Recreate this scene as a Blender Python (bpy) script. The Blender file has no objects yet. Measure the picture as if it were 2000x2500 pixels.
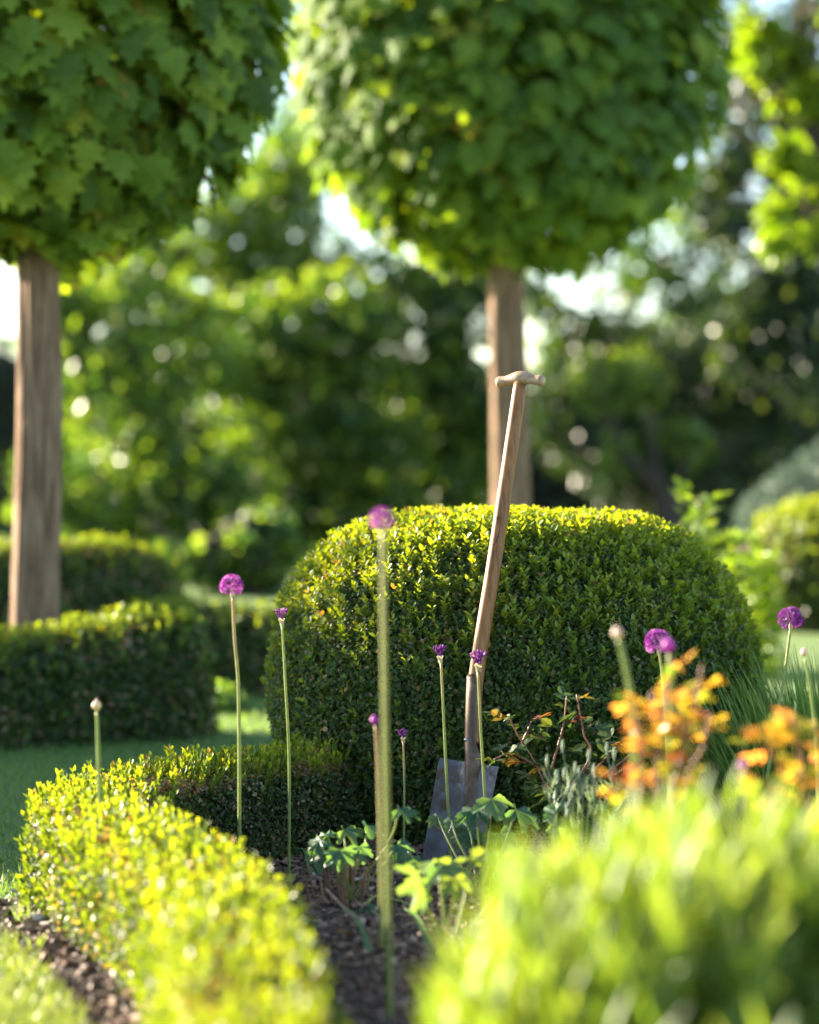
import bpy, math
import numpy as np
from mathutils import Vector, Matrix, noise as mnoise

rng = np.random.default_rng(7)
S = bpy.context.scene
COL = S.collection

# ------------------------------------------------------------------ camera
H, YH, FPX = 1.05, 1060.0, 85.0 / 24.0 * 2000.0
PITCH = math.atan((1250.0 - YH) / FPX)
cam_d = bpy.data.cameras.new('camera')
cam = bpy.data.objects.new('camera', cam_d)
COL.objects.link(cam)
cam.location = (0, 0, H)
cam.rotation_euler = (math.pi / 2 - PITCH, 0, 0)
cam_d.sensor_fit = 'HORIZONTAL'
cam_d.sensor_width = 24.0
cam_d.lens = 85.0
cam_d.clip_start = 0.1
cam_d.clip_end = 500.0
cam_d.dof.use_dof = True
cam_d.dof.focus_distance = 7.08
cam_d.dof.aperture_fstop = 1.4
cam_d.dof.aperture_blades = 0
S.camera = cam

# ------------------------------------------------------------------ sky, sun, exposure
SUN_EL = math.radians(16.0)
SUN_TO = np.array([-0.85, 0.527])          # horizontal direction towards the sun
SUN_ROT = math.atan2(SUN_TO[0], SUN_TO[1])
world = bpy.data.worlds.new("World")
S.world = world
world.use_nodes = True
wn = world.node_tree
bg = wn.nodes['Background']
sky = wn.nodes.new('ShaderNodeTexSky')
sky.sky_type = 'NISHITA'
sky.sun_disc = False
sky.sun_elevation = SUN_EL
sky.sun_rotation = SUN_ROT
sky.air_density = 0.7
sky.dust_density = 0.3
wn.links.new(sky.outputs[0], bg.inputs[0])
bg.inputs[1].default_value = 0.078
sun_d = bpy.data.lights.new('sun', 'SUN')
sun_d.energy = 5.0
sun_d.angle = math.radians(0.5)
sun_d.color = (1.0, 0.90, 0.74)
sun = bpy.data.objects.new('sun', sun_d)
COL.objects.link(sun)
sd = Vector((SUN_TO[0] * math.cos(SUN_EL), SUN_TO[1] * math.cos(SUN_EL), math.sin(SUN_EL)))
sun.rotation_euler = sd.to_track_quat('Z', 'Y').to_euler()
S.view_settings.view_transform = 'Standard'
S.view_settings.look = 'None'
S.view_settings.gamma = 1.0
S.view_settings.exposure = 2.8
S.view_settings.use_white_balance = True      # camera set for warm evening light
S.view_settings.white_balance_temperature = 7000
S.cycles.use_denoising = True
S.cycles.max_bounces = 8
S.cycles.transparent_max_bounces = 6
S.cycles.diffuse_bounces = 4
S.cycles.transmission_bounces = 6
S.cycles.sample_clamp_indirect = 6.0


def at(px, py, Y):
    """world point seen at photograph pixel (px, py), Y metres in front of the camera"""
    a, b = (px - 1000.0) / FPX, (1250.0 - py) / FPX
    d = np.array([a, math.cos(PITCH) + b * math.sin(PITCH), -math.sin(PITCH) + b * math.cos(PITCH)])
    return np.array([0, 0, H]) + d * (Y / d[1])


def project(P):
    P = np.atleast_2d(P) - np.array([0, 0, H])
    z = P[:, 1] * math.cos(PITCH) - P[:, 2] * math.sin(PITCH)
    u = P[:, 1] * math.sin(PITCH) + P[:, 2] * math.cos(PITCH)
    return 1000 + FPX * P[:, 0] / z, 1250 - FPX * u / z, z


def nrm(a):
    return a / (np.linalg.norm(a, axis=-1, keepdims=True) + 1e-9)


# ------------------------------------------------------------------ geometry helpers
class Geo:
    """collects vertices, faces, a per-vertex tint and a material slot per face"""

    def __init__(self):
        self.V, self.F, self.T, self.n = [], [], [], 0

    def add(self, V, F, tint=0.5, slot=0):
        V = np.asarray(V, float)
        t = np.full(len(V), tint, float) if np.isscalar(tint) else np.asarray(tint, float)
        self.V.append(V)
        self.T.append(t)
        for f in F:
            f = np.asarray(f, int)
            if len(f):
                self.F.append((f + self.n, slot))
        self.n += len(V)
        return self

    def mesh(self, name, mats, origin=(0, 0, 0), smooth=False):
        me = bpy.data.meshes.new(name)
        V = np.concatenate(self.V) - np.asarray(origin, float)
        me.vertices.add(len(V))
        me.vertices.foreach_set('co', V.astype(np.float32).ravel())
        tot = np.concatenate([np.full(len(f), f.shape[1]) for f, _ in self.F])
        idx = np.concatenate([f.ravel() for f, _ in self.F])
        slot = np.concatenate([np.full(len(f), s) for f, s in self.F])
        me.loops.add(len(idx))
        me.loops.foreach_set('vertex_index', idx.astype(np.int32))
        me.polygons.add(len(tot))
        st = np.concatenate([[0], np.cumsum(tot)[:-1]])
        me.polygons.foreach_set('loop_start', st.astype(np.int32))
        me.polygons.foreach_set('loop_total', tot.astype(np.int32))
        me.polygons.foreach_set('material_index', slot.astype(np.int32))
        me.polygons.foreach_set('use_smooth', np.full(len(tot), bool(smooth)))
        at_ = me.attributes.new('tint', 'FLOAT', 'POINT')
        at_.data.foreach_set('value', np.concatenate(self.T).astype(np.float32))
        for m in (mats if isinstance(mats, (list, tuple)) else [mats]):
            me.materials.append(m)
        me.update(calc_edges=True)
        me.validate()
        return me


def instance(geo, proto, P, M, tint, slot=0):
    """merge copies of proto=(V,F) placed at P (n,3) with matrices M (n,3,3)"""
    V, F = proto[0], proto[1]
    k = len(V)
    n = len(P)
    if n == 0:
        return
    W = np.einsum('nij,kj->nki', M, V) + P[:, None, :]
    t = np.repeat(tint, k)
    if len(proto) > 2 and proto[2] is not None:
        t = np.clip(t + np.tile(proto[2], n), 0, 1)
    FF = []
    off = (np.arange(n) * k)[:, None, None]
    for f in F:
        f = np.asarray(f)
        FF.append((f[None] + off).reshape(-1, f.shape[1]))
    geo.add(W.reshape(-1, 3), FF, t, slot)


def frames(N, T, scale):
    """matrices whose z column is N, y column as near T as possible"""
    N = nrm(N)
    X = nrm(np.cross(T, N))
    Y = np.cross(N, X)
    M = np.stack([X, Y, N], axis=2)
    s = np.asarray(scale, float)
    if s.ndim == 1:
        s = s[:, None]
    if s.ndim == 0:
        return M * s
    return M * s[:, None, :] if s.shape[1] == 3 else M * s[:, :, None]


def sph(n):
    return nrm(rng.normal(size=(n, 3)))


def tube(path, rad, sides=8, cap=True):
    P = np.asarray(path, float)
    n = len(P)
    rad = np.full(n, rad, float) if np.isscalar(rad) else np.asarray(rad, float)
    T = nrm(np.gradient(P, axis=0))
    ref = np.array([1.0, 0, 0]) if abs(T[0][0]) < 0.9 else np.array([0, 1.0, 0])
    U = nrm(np.cross(T, np.tile(ref, (n, 1))))
    W = np.cross(T, U)
    a = np.linspace(0, 2 * math.pi, sides, endpoint=False)
    V = P[:, None] + rad[:, None, None] * (np.cos(a)[None, :, None] * U[:, None] + np.sin(a)[None, :, None] * W[:, None])
    i, j = np.meshgrid(np.arange(n - 1), np.arange(sides), indexing='ij')
    j2 = (j + 1) % sides
    Q = np.stack([i * sides + j, i * sides + j2, (i + 1) * sides + j2, (i + 1) * sides + j], -1).reshape(-1, 4)
    F = [Q]
    V = V.reshape(-1, 3)
    if cap:
        V = np.vstack([V, P[:1], P[-1:]])
        c0, c1 = n * sides, n * sides + 1
        jj = np.arange(sides)
        F.append(np.stack([np.full(sides, c0), (jj + 1) % sides, jj], 1))
        F.append(np.stack([np.full(sides, c1), (n - 1) * sides + jj, (n - 1) * sides + (jj + 1) % sides], 1))
    return V, F


def smooth_path(pts, m=12):
    P = np.asarray(pts, float)
    P2 = np.vstack([2 * P[0] - P[1], P, 2 * P[-1] - P[-2]])
    out = []
    for i in range(len(P) - 1):
        p0, p1, p2, p3 = P2[i:i + 4]
        for t in np.linspace(0, 1, m, endpoint=False):
            out.append(0.5 * (2 * p1 + (p2 - p0) * t + (2 * p0 - 5 * p1 + 4 * p2 - p3) * t * t + (3 * p1 - p0 - 3 * p2 + p3) * t ** 3))
    out.append(P[-1])
    return np.array(out)


def grid_faces(a, b, closed=False):
    bb = b if closed else b - 1
    i, j = np.meshgrid(np.arange(a - 1), np.arange(bb), indexing='ij')
    j2 = (j + 1) % b
    return np.stack([i * b + j, i * b + j2, (i + 1) * b + j2, (i + 1) * b + j], -1).reshape(-1, 4)


def lump(V, amp, freq, seed=0.0):
    """push vertices along x, y and z by smooth noise"""
    out = V.copy()
    for k, v in enumerate(V):
        q = Vector((v[0] * freq + seed, v[1] * freq, v[2] * freq))
        w = mnoise.noise_vector(q)
        out[k] += amp * np.array(w)
    return out


def revolve(profile, cx, cy, seg=56, sx=1.0, sy=1.0, amp=0.0, freq=3.0, seed=0.0):
    """closed solid of revolution; profile = [(r,z) from the ground to the top]"""
    pr = smooth_path([(r, z, 0) for r, z in profile], 6)
    a = np.linspace(0, 2 * math.pi, seg, endpoint=False)
    R, Z = np.maximum(pr[:, 0], 0.002), pr[:, 1]
    V = np.stack([cx + sx * R[:, None] * np.cos(a), cy + sy * R[:, None] * np.sin(a), np.repeat(Z[:, None], seg, 1)], -1).reshape(-1, 3)
    if amp:
        V = lump(V, amp, freq, seed)
    return V, grid_faces(len(pr), seg, True)


def hedge_surface(path, width, height, amp=0.012, freq=4.0, seed=0.0, ends=(True, True), power=0.42):
    """hedge swept along a ground path; width and height may vary along it"""
    n = len(path)
    P = np.asarray(path, float)[:, :2]
    w = np.full(n, width, float) if np.isscalar(width) else np.interp(np.linspace(0, 1, n), np.linspace(0, 1, len(width)), width)
    h = np.full(n, height, float) if np.isscalar(height) else np.interp(np.linspace(0, 1, n), np.linspace(0, 1, len(height)), height)
    T = nrm(np.gradient(P, axis=0))
    L = np.concatenate([[0], np.cumsum(np.linalg.norm(np.diff(P, axis=0), axis=1))])
    e = np.ones(n)
    for k, on in enumerate(ends):
        if on:
            d = (L if k == 0 else L[-1] - L) / (w.mean() * 0.5)
            e = np.minimum(e, np.sqrt(np.clip(1 - (1 - np.clip(d, 0, 1)) ** 2.5, 0.0, 1)))
    N = np.stack([-T[:, 1], T[:, 0]], 1)
    th = np.linspace(0, math.pi, 25)
    cx = np.sign(np.cos(th)) * np.abs(np.cos(th)) ** power
    cz = np.abs(np.sin(th)) ** power
    X = P[:, None, 0] + N[:, None, 0] * (w * e / 2)[:, None] * cx
    Y = P[:, None, 1] + N[:, None, 1] * (w * e / 2)[:, None] * cx
    Z = (h * (0.55 + 0.45 * e))[:, None] * cz
    V = np.stack([X, Y, Z], -1).reshape(-1, 3)
    V = lump(V, amp, freq, seed)
    V[:, 2] = np.maximum(V[:, 2], -0.01)
    F = grid_faces(n, 25)
    return V, F


def sample(V, F, n, weight=None):
    """n points spread over quads F by area; returns points and outward normals"""
    T = np.vstack([F[:, [0, 1, 2]], F[:, [0, 2, 3]]])
    A, B, C = V[T[:, 0]], V[T[:, 1]], V[T[:, 2]]
    cr = np.cross(B - A, C - A)
    ar = np.linalg.norm(cr, axis=1) / 2
    nn = nrm(cr)
    p = ar.copy()
    if weight is not None:
        p = p * weight((A + B + C) / 3, nn)
    p = p / p.sum()
    k = rng.choice(len(T), n, p=p)
    u, v = rng.random(n), rng.random(n)
    fl = u + v > 1
    u[fl], v[fl] = 1 - u[fl], 1 - v[fl]
    P = A[k] + u[:, None] * (B - A)[k] + v[:, None] * (C - A)[k]
    return P, nn[k]


def outward(V, F):
    """flip quads so normals point away from the centre of the solid"""
    c = V.mean(0)
    c[2] = max(c[2] * 0.8, 0)
    q = V[F]
    n = np.cross(q[:, 1] - q[:, 0], q[:, 2] - q[:, 0]).sum(0)
    d = (np.cross(q[:, 1] - q[:, 0], q[:, 2] - q[:, 0]) * (q.mean(1) - c)).sum()
    return F if d > 0 else F[:, ::-1]


def shrink(V, F, d):
    q = V[F]
    fn = np.cross(q[:, 1] - q[:, 0], q[:, 2] - q[:, 0])
    vn = np.zeros_like(V)
    for k in range(4):
        np.add.at(vn, F[:, k], fn)
    return V - nrm(vn) * d


# ------------------------------------------------------------------ scene-object helpers
def link(o, parent=None):
    COL.objects.link(o)
    if parent is not None:
        o.parent = parent
    return o


def thing(name, loc, label, cat, group=None):
    o = bpy.data.objects.new(name, None)
    o.empty_display_size = 0.05
    o.location = [float(c) for c in loc]
    link(o)
    tag(o, label, cat, group)
    return o


def tag(o, label, cat, group=None):
    o['label'] = label
    o['category'] = cat
    if group:
        o['group'] = group
    return o


def world_origin(p):
    v = np.zeros(3)
    while p is not None:
        v += np.array(p.location)
        p = p.parent
    return v


def part(name, geo, mats, parent=None, stuff=False, smooth=False):
    org = world_origin(parent)
    o = bpy.data.objects.new(name, geo.mesh(name, mats, org, smooth))
    link(o, parent)
    if stuff:
        o['kind'] = 'stuff'
    return o


def structure(name, geo, mats, smooth=False):
    o = part(name, geo, mats, None, False, smooth)
    o['kind'] = 'structure'
    return o


def place(name, me, parent, P, M):
    """an object of mesh me at world point P with 3x3 matrix M under parent"""
    o = bpy.data.objects.new(name, me)
    link(o, parent)
    q = np.array(P) - world_origin(parent)
    m = Matrix.Identity(4)
    for r in range(3):
        for c in range(3):
            m[r][c] = float(M[r][c])
        m[r][3] = float(q[r])
    o.matrix_basis = m
    return o


def pick_largest(P, size, facing, limit=300, margin=20):
    """indices of those that show largest in the photograph"""
    x, y, d = project(P)
    s = size / d * facing
    ok = (x > -margin) & (x < 2000 + margin) & (y > -margin) & (y < 2500 + margin) & (facing > 0)
    idx = np.where(ok)[0]
    return idx[np.argsort(-s[idx])][:limit]


# ------------------------------------------------------------------ materials
def new_mat(name):
    m = bpy.data.materials.new(name)
    m.use_nodes = True
    nt = m.node_tree
    b = nt.nodes['Principled BSDF']
    return m, nt, b, nt.nodes['Material Output']


def ramp(nt, fac, stops):
    r = nt.nodes.new('ShaderNodeValToRGB')
    e = r.color_ramp.elements
    e[0].position, e[0].color = stops[0][0], (*stops[0][1], 1)
    e[1].position, e[1].color = stops[-1][0], (*stops[-1][1], 1)
    for p, c in stops[1:-1]:
        k = e.new(p)
        k.color = (*c, 1)
    nt.links.new(fac, r.inputs[0])
    return r.outputs[0]


def leaf_mat(name, stops, trans=0.45, rough=0.42, tmul=(2.4, 1.9, 0.5), spec=0.5, blotch=0.25, nscale=60.0):
    """thin leaf: diffuse + gloss on the surface, yellowish light coming through"""
    m, nt, b, out = new_mat(name)
    a = nt.nodes.new('ShaderNodeAttribute')
    a.attribute_name = 'tint'
    col = ramp(nt, a.outputs['Fac'], stops)
    tc = nt.nodes.new('ShaderNodeTexCoord')
    nz = nt.nodes.new('ShaderNodeTexNoise')
    nz.inputs['Scale'].default_value = nscale
    nt.links.new(tc.outputs['Object'], nz.inputs['Vector'])
    mp = nt.nodes.new('ShaderNodeMapRange')
    mp.inputs[1].default_value, mp.inputs[2].default_value = 0.3, 0.7
    mp.inputs[3].default_value, mp.inputs[4].default_value = 1 - blotch, 1 + blotch
    nt.links.new(nz.outputs[0], mp.inputs[0])
    mul = nt.nodes.new('ShaderNodeVectorMath')
    mul.operation = 'SCALE'
    nt.links.new(col, mul.inputs[0])
    nt.links.new(mp.outputs[0], mul.inputs['Scale'])
    nt.links.new(mul.outputs[0], b.inputs['Base Color'])
    b.inputs['Roughness'].default_value = rough
    b.inputs['Specular IOR Level'].default_value = spec
    t = nt.nodes.new('ShaderNodeBsdfTranslucent')
    tm = nt.nodes.new('ShaderNodeVectorMath')
    tm.operation = 'MULTIPLY'
    nt.links.new(mul.outputs[0], tm.inputs[0])
    tm.inputs[1].default_value = tmul
    nt.links.new(tm.outputs[0], t.inputs[0])
    mx = nt.nodes.new('ShaderNodeMixShader')
    mx.inputs[0].default_value = trans
    nt.links.new(b.outputs[0], mx.inputs[1])
    nt.links.new(t.outputs[0], mx.inputs[2])
    nt.links.new(mx.outputs[0], out.inputs[0])
    return m


def rough_mat(name, stops, scale, rough=0.9, bump=0.3, stretch=(1, 1, 1), detail=8, spec=0.3, metal=0.0, bdist=0.01):
    m, nt, b, out = new_mat(name)
    tc = nt.nodes.new('ShaderNodeTexCoord')
    mp = nt.nodes.new('ShaderNodeMapping')
    mp.inputs['Scale'].default_value = stretch
    nt.links.new(tc.outputs['Object'], mp.inputs[0])
    nz = nt.nodes.new('ShaderNodeTexNoise')
    nz.inputs['Scale'].default_value = scale
    nz.inputs['Detail'].default_value = detail
    nz.inputs['Roughness'].default_value = 0.65
    nt.links.new(mp.outputs[0], nz.inputs['Vector'])
    nt.links.new(ramp(nt, nz.outputs[0], stops), b.inputs['Base Color'])
    b.inputs['Roughness'].default_value = rough
    b.inputs['Specular IOR Level'].default_value = spec
    b.inputs['Metallic'].default_value = metal
    if bump:
        bp = nt.nodes.new('ShaderNodeBump')
        bp.inputs['Strength'].default_value = bump
        bp.inputs['Distance'].default_value = bdist
        nt.links.new(nz.outputs[0], bp.inputs['Height'])
        nt.links.new(bp.outputs[0], b.inputs['Normal'])
    return m


BOX_STOPS = [(0.0, (0.018, 0.045, 0.010)), (0.40, (0.052, 0.105, 0.024)), (0.62, (0.095, 0.17, 0.028)),
             (0.80, (0.155, 0.24, 0.030)), (0.88, (0.21, 0.29, 0.034)), (0.91, (0.16, 0.115, 0.065)), (1.0, (0.33, 0.26, 0.17))]
M_BOX = leaf_mat('box_leaf', BOX_STOPS, trans=0.45, rough=0.38, tmul=(3.0, 2.2, 0.4), spec=0.45)
M_CORE = rough_mat('core_dark', [(0.3, (0.012, 0.012, 0.006)), (0.7, (0.045, 0.035, 0.02))], 60, bump=0.5)  # near-black colour of the light-blocking cores inside the foliage
M_MAPLE = leaf_mat('maple_leaf', [(0, (0.05, 0.10, 0.02)), (0.4, (0.135, 0.225, 0.036)), (0.8, (0.25, 0.33, 0.05)), (0.93, (0.25, 0.26, 0.04)), (1, (0.28, 0.18, 0.06))],
                   trans=0.48, rough=0.6, tmul=(2.6, 2.1, 0.4), nscale=30, spec=.18)
M_MAPLE_D = leaf_mat('maple_leaf_deep', [(0, (0.04, 0.09, 0.022)), (0.4, (0.10, 0.19, 0.034)), (0.8, (0.20, 0.29, 0.045)), (0.95, (0.21, 0.24, 0.035)), (1, (0.26, 0.20, 0.05))],
                     trans=0.48, rough=0.6, tmul=(2.6, 2.1, 0.4), nscale=30, spec=.18)
M_BARK = rough_mat('maple_bark', [(0.30, (0.055, 0.032, 0.020)), (0.43, (0.165, 0.10, 0.062)), (0.56, (0.26, 0.168, 0.108)), (0.70, (0.36, 0.255, 0.175))], 9, bump=0.9, stretch=(5, 5, 0.5), bdist=0.02)
M_DARKBARK = rough_mat('dark_bark', [(0.3, (0.03, 0.025, 0.02)), (0.7, (0.09, 0.07, 0.05))], 9, bump=0.6, stretch=(4, 4, 0.5))
M_LAWN = rough_mat('lawn_turf', [(0.3, (0.095, 0.155, 0.045)), (0.7, (0.155, 0.235, 0.065))], 30, bump=0.6)
M_GRASS = leaf_mat('grass_blade', [(0, (0.07, 0.145, 0.045)), (0.6, (0.15, 0.26, 0.07)), (1, (0.24, 0.32, 0.09))], trans=0.4, rough=0.5, tmul=(1.9, 1.8, 0.6))
M_SOIL = rough_mat('soil', [(0.25, (0.022, 0.014, 0.009)), (0.5, (0.06, 0.04, 0.026)), (0.75, (0.12, 0.085, 0.06))], 45, bump=1.0, bdist=0.02)
M_CHIP = leaf_mat('bark_chip', [(0, (0.05, 0.028, 0.016)), (0.5, (0.17, 0.09, 0.052)), (0.8, (0.33, 0.22, 0.14)), (1, (0.50, 0.42, 0.33))], trans=0.0, rough=0.65, blotch=0.35)
M_STALK = leaf_mat('dry_stalk', [(0, (0.14, 0.07, 0.03)), (1, (0.38, 0.24, 0.13))], trans=0.1, rough=0.6)
M_STEM = leaf_mat('allium_stem', [(0, (0.13, 0.20, 0.045)), (0.6, (0.26, 0.32, 0.09)), (1, (0.38, 0.26, 0.15))], trans=0.3, rough=0.45, tmul=(1.5, 1.4, 0.6), blotch=0.12)
M_PURPLE = leaf_mat('allium_floret', [(0, (0.09, 0.010, 0.13)), (0.5, (0.20, 0.018, 0.24)), (0.85, (0.38, 0.055, 0.36)), (1, (0.60, 0.26, 0.52))], trans=0.36, rough=0.5, tmul=(1.4, 1.2, 1.3), blotch=0.15)
M_SPATHE = leaf_mat('papery_spathe', [(0, (0.30, 0.34, 0.14)), (0.6, (0.60, 0.52, 0.40)), (1, (0.62, 0.42, 0.48))], trans=0.35, rough=0.5, tmul=(1.2, 1.15, 0.9), blotch=0.15)
M_ROSE = leaf_mat('young_rose_leaf', [(0, (0.09, 0.15, 0.025)), (0.3, (0.34, 0.35, 0.04)), (0.6, (0.58, 0.33, 0.055)), (1, (0.60, 0.20, 0.08))], trans=0.5, rough=0.22, tmul=(1.9, 1.8, 1.0), spec=0.7)
M_ROSE_D = leaf_mat('rose_leaf_dull', [(0, (0.035, 0.085, 0.03)), (0.5, (0.075, 0.12, 0.045)), (0.8, (0.19, 0.085, 0.04)), (1, (0.19, 0.025, 0.035))], trans=0.35, rough=0.4)
M_ROSESTEM = leaf_mat('rose_stem', [(0, (0.10, 0.13, 0.04)), (1, (0.26, 0.075, 0.05))], trans=0.0, rough=0.5)
M_HERB = leaf_mat('bluish_leaf', [(0, (0.045, 0.12, 0.055)), (0.6, (0.085, 0.19, 0.085)), (1, (0.20, 0.28, 0.05))], trans=0.4, rough=0.4, tmul=(2.3, 1.9, 0.5))
M_LAV = leaf_mat('lavender_leaf', [(0, (0.10, 0.15, 0.11)), (0.6, (0.17, 0.24, 0.16)), (1, (0.30, 0.36, 0.26))], trans=0.3, rough=0.6, tmul=(1.4, 1.4, 0.8))
M_SOFT = leaf_mat('soft_shoot_leaf', [(0, (0.05, 0.105, 0.022)), (0.5, (0.13, 0.215, 0.04)), (1, (0.24, 0.31, 0.07))], trans=0.45, rough=0.5, tmul=(2.1, 1.9, 0.55))
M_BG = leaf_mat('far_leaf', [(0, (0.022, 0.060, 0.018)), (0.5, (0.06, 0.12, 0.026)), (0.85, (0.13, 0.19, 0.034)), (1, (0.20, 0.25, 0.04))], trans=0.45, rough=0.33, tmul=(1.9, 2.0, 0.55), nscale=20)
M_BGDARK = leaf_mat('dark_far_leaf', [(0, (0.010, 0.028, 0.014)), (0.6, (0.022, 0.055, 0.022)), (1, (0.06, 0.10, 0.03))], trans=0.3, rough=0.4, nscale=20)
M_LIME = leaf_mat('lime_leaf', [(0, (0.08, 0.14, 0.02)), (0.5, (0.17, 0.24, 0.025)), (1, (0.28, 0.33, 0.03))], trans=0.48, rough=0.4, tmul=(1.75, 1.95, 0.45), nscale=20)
M_GREY = leaf_mat('grey_green_leaf', [(0, (0.04, 0.075, 0.06)), (1, (0.10, 0.15, 0.12))], trans=0.25, rough=0.6, tmul=(1.3, 1.4, 1.0), nscale=20)
M_WOOD = rough_mat('ash_wood', [(0.27, (0.075, 0.030, 0.011)), (0.42, (0.18, 0.075, 0.024)), (0.55, (0.27, 0.118, 0.036)), (0.75, (0.33, 0.165, 0.062))], 12, rough=0.45, bump=0.2, stretch=(9, 9, 0.7), spec=0.3, bdist=0.002)
M_HANDLE = rough_mat('worn_handle_wood', [(0.25, (0.20, 0.125, 0.07)), (0.5, (0.33, 0.225, 0.14)), (0.8, (0.46, 0.34, 0.23))], 20, rough=0.40, bump=0.15, stretch=(1, 5, 5), spec=0.45, bdist=0.002)
M_ENDGRAIN = rough_mat('end_grain', [(0.3, (0.42, 0.24, 0.10)), (0.7, (0.62, 0.40, 0.20))], 120, rough=0.6, bump=0.2, bdist=0.001)
M_STEEL = rough_mat('used_steel', [(0.28, (0.035, 0.030, 0.028)), (0.42, (0.075, 0.072, 0.072)), (0.55, (0.12, 0.12, 0.125)), (0.64, (0.085, 0.06, 0.045)), (0.78, (0.13, 0.075, 0.045))], 9, rough=0.45, bump=0.3, metal=0.55, spec=0.5, bdist=0.002)
nt = M_STEEL.node_tree
b_ = nt.nodes['Principled BSDF']
src = b_.inputs['Base Color'].links[0].from_socket
tc = nt.nodes.new('ShaderNodeTexCoord')
nz = nt.nodes.new('ShaderNodeTexNoise')
nz.inputs['Scale'].default_value = 22
nz.inputs['Detail'].default_value = 10
nz.inputs['Roughness'].default_value = 0.75
nt.links.new(tc.outputs['Object'], nz.inputs['Vector'])
mr = nt.nodes.new('ShaderNodeMapRange')
mr.inputs[1].default_value, mr.inputs[2].default_value = 0.50, 0.62
nt.links.new(nz.outputs[0], mr.inputs[0])
mx = nt.nodes.new('ShaderNodeMix')
mx.data_type = 'RGBA'
nt.links.new(mr.outputs[0], mx.inputs['Factor'])
nt.links.new(src, mx.inputs['A'])
mx.inputs['B'].default_value = (0.085, 0.052, 0.034, 1)
nt.links.new(mx.outputs['Result'], b_.inputs['Base Color'])
m1 = nt.nodes.new('ShaderNodeMapRange')
m1.inputs[3].default_value, m1.inputs[4].default_value = 0.55, 0.0
nt.links.new(mr.outputs[0], m1.inputs[0])
nt.links.new(m1.outputs[0], b_.inputs['Metallic'])
m2 = nt.nodes.new('ShaderNodeMapRange')
m2.inputs[3].default_value, m2.inputs[4].default_value = 0.40, 0.85
nt.links.new(mr.outputs[0], m2.inputs[0])
nt.links.new(m2.outputs[0], b_.inputs['Roughness'])
M_SOCKET = rough_mat('socket_steel', [(0.25, (0.05, 0.030, 0.020)), (0.5, (0.105, 0.072, 0.05)), (0.8, (0.22, 0.17, 0.125))], 26, rough=0.42, bump=0.25, metal=0.7, bdist=0.002)
M_RIVET = rough_mat('rivet_steel', [(0.3, (0.35, 0.35, 0.36)), (0.7, (0.55, 0.55, 0.56))], 60, rough=0.35, bump=0, metal=0.9)
M_INK = rough_mat('burnt_mark', [(0.3, (0.03, 0.02, 0.015)), (0.7, (0.06, 0.04, 0.03))], 60, rough=0.6, bump=0)
M_STONE = rough_mat('pale_stone', [(0.3, (0.34, 0.30, 0.28)), (0.7, (0.55, 0.50, 0.48))], 40, rough=0.8, bump=0.4)
M_FALLEN = leaf_mat('fallen_leaf', [(0, (0.42, 0.42, 0.06)), (1, (0.50, 0.46, 0.10))], trans=0.4, rough=0.5, tmul=(1.5, 1.4, 0.6))

# ------------------------------------------------------------------ leaf prototypes: y = towards the tip, z = upper face
def leaf_small(w=0.55, fold=0.10, curl=0.06):
    V = np.array([[0, 0, 0], [w * .42, .28, fold], [w * .46, .66, fold * .9], [0, 1, -curl], [-w * .46, .66, fold * .9], [-w * .42, .28, fold]])
    return V, [np.array([[0, 1, 2, 3], [0, 3, 4, 5]])]


def leaf_narrow(w=0.16, bend=0.10):
    V = np.array([[-w * .3, 0, 0], [w * .3, 0, 0], [-w * .5, .5, bend * .4], [w * .5, .5, bend * .4], [0, 1, -bend]])
    return V, [np.array([[0, 1, 3, 2]]), np.array([[2, 3, 4]])]


def leaf_maple(seed=0):
    r = np.random.default_rng(seed)
    half = [(0.0, 0.0), (0.10, -0.06), (0.30, -0.10), (0.24, 0.02), (0.44, 0.08), (0.58, 0.16), (0.48, 0.24), (0.38, 0.28), (0.44, 0.40),
            (0.56, 0.55), (0.42, 0.55), (0.32, 0.52), (0.20, 0.50), (0.24, 0.66), (0.27, 0.78), (0.13, 0.78), (0.0, 1.0)]
    R = [(x * (1 + .08 * r.normal()), y + .015 * r.normal()) for x, y in half]
    Lh = [(-x * (1 + .08 * r.normal()), y + .015 * r.normal()) for x, y in half[1:-1]]
    pts = R + Lh[::-1]
    pts = np.array([(x, y) for x, y in pts])
    pts[0] = (0, 0)
    dr = 0.15 + 0.12 * r.random()
    z = -dr * (pts[:, 0] ** 2) * 1.3 - 0.16 * np.clip(pts[:, 1] - .3, 0, 1) ** 2 + 0.02 * r.normal(size=len(pts))
    ctr = np.array([[0, 0.30, 0.05], [0, 0.62, 0.02]])
    V = np.vstack([np.column_stack([pts, z]), ctr])
    n = len(pts)
    c, d = n, n + 1
    F = []
    tip = len(half) - 1
    for i in range(n):
        j = (i + 1) % n
        k = d if (10 <= i <= 21) else c
        F.append((k, i, j))
    F += [(c, 10, d), (c, d, 22)]
    tint = np.concatenate([0.10 * np.abs(pts[:, 0]) + 0.05 * (np.abs(pts[:, 1] - .4)), [-0.05, -0.05]])
    return V, [np.array(F)], tint


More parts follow.
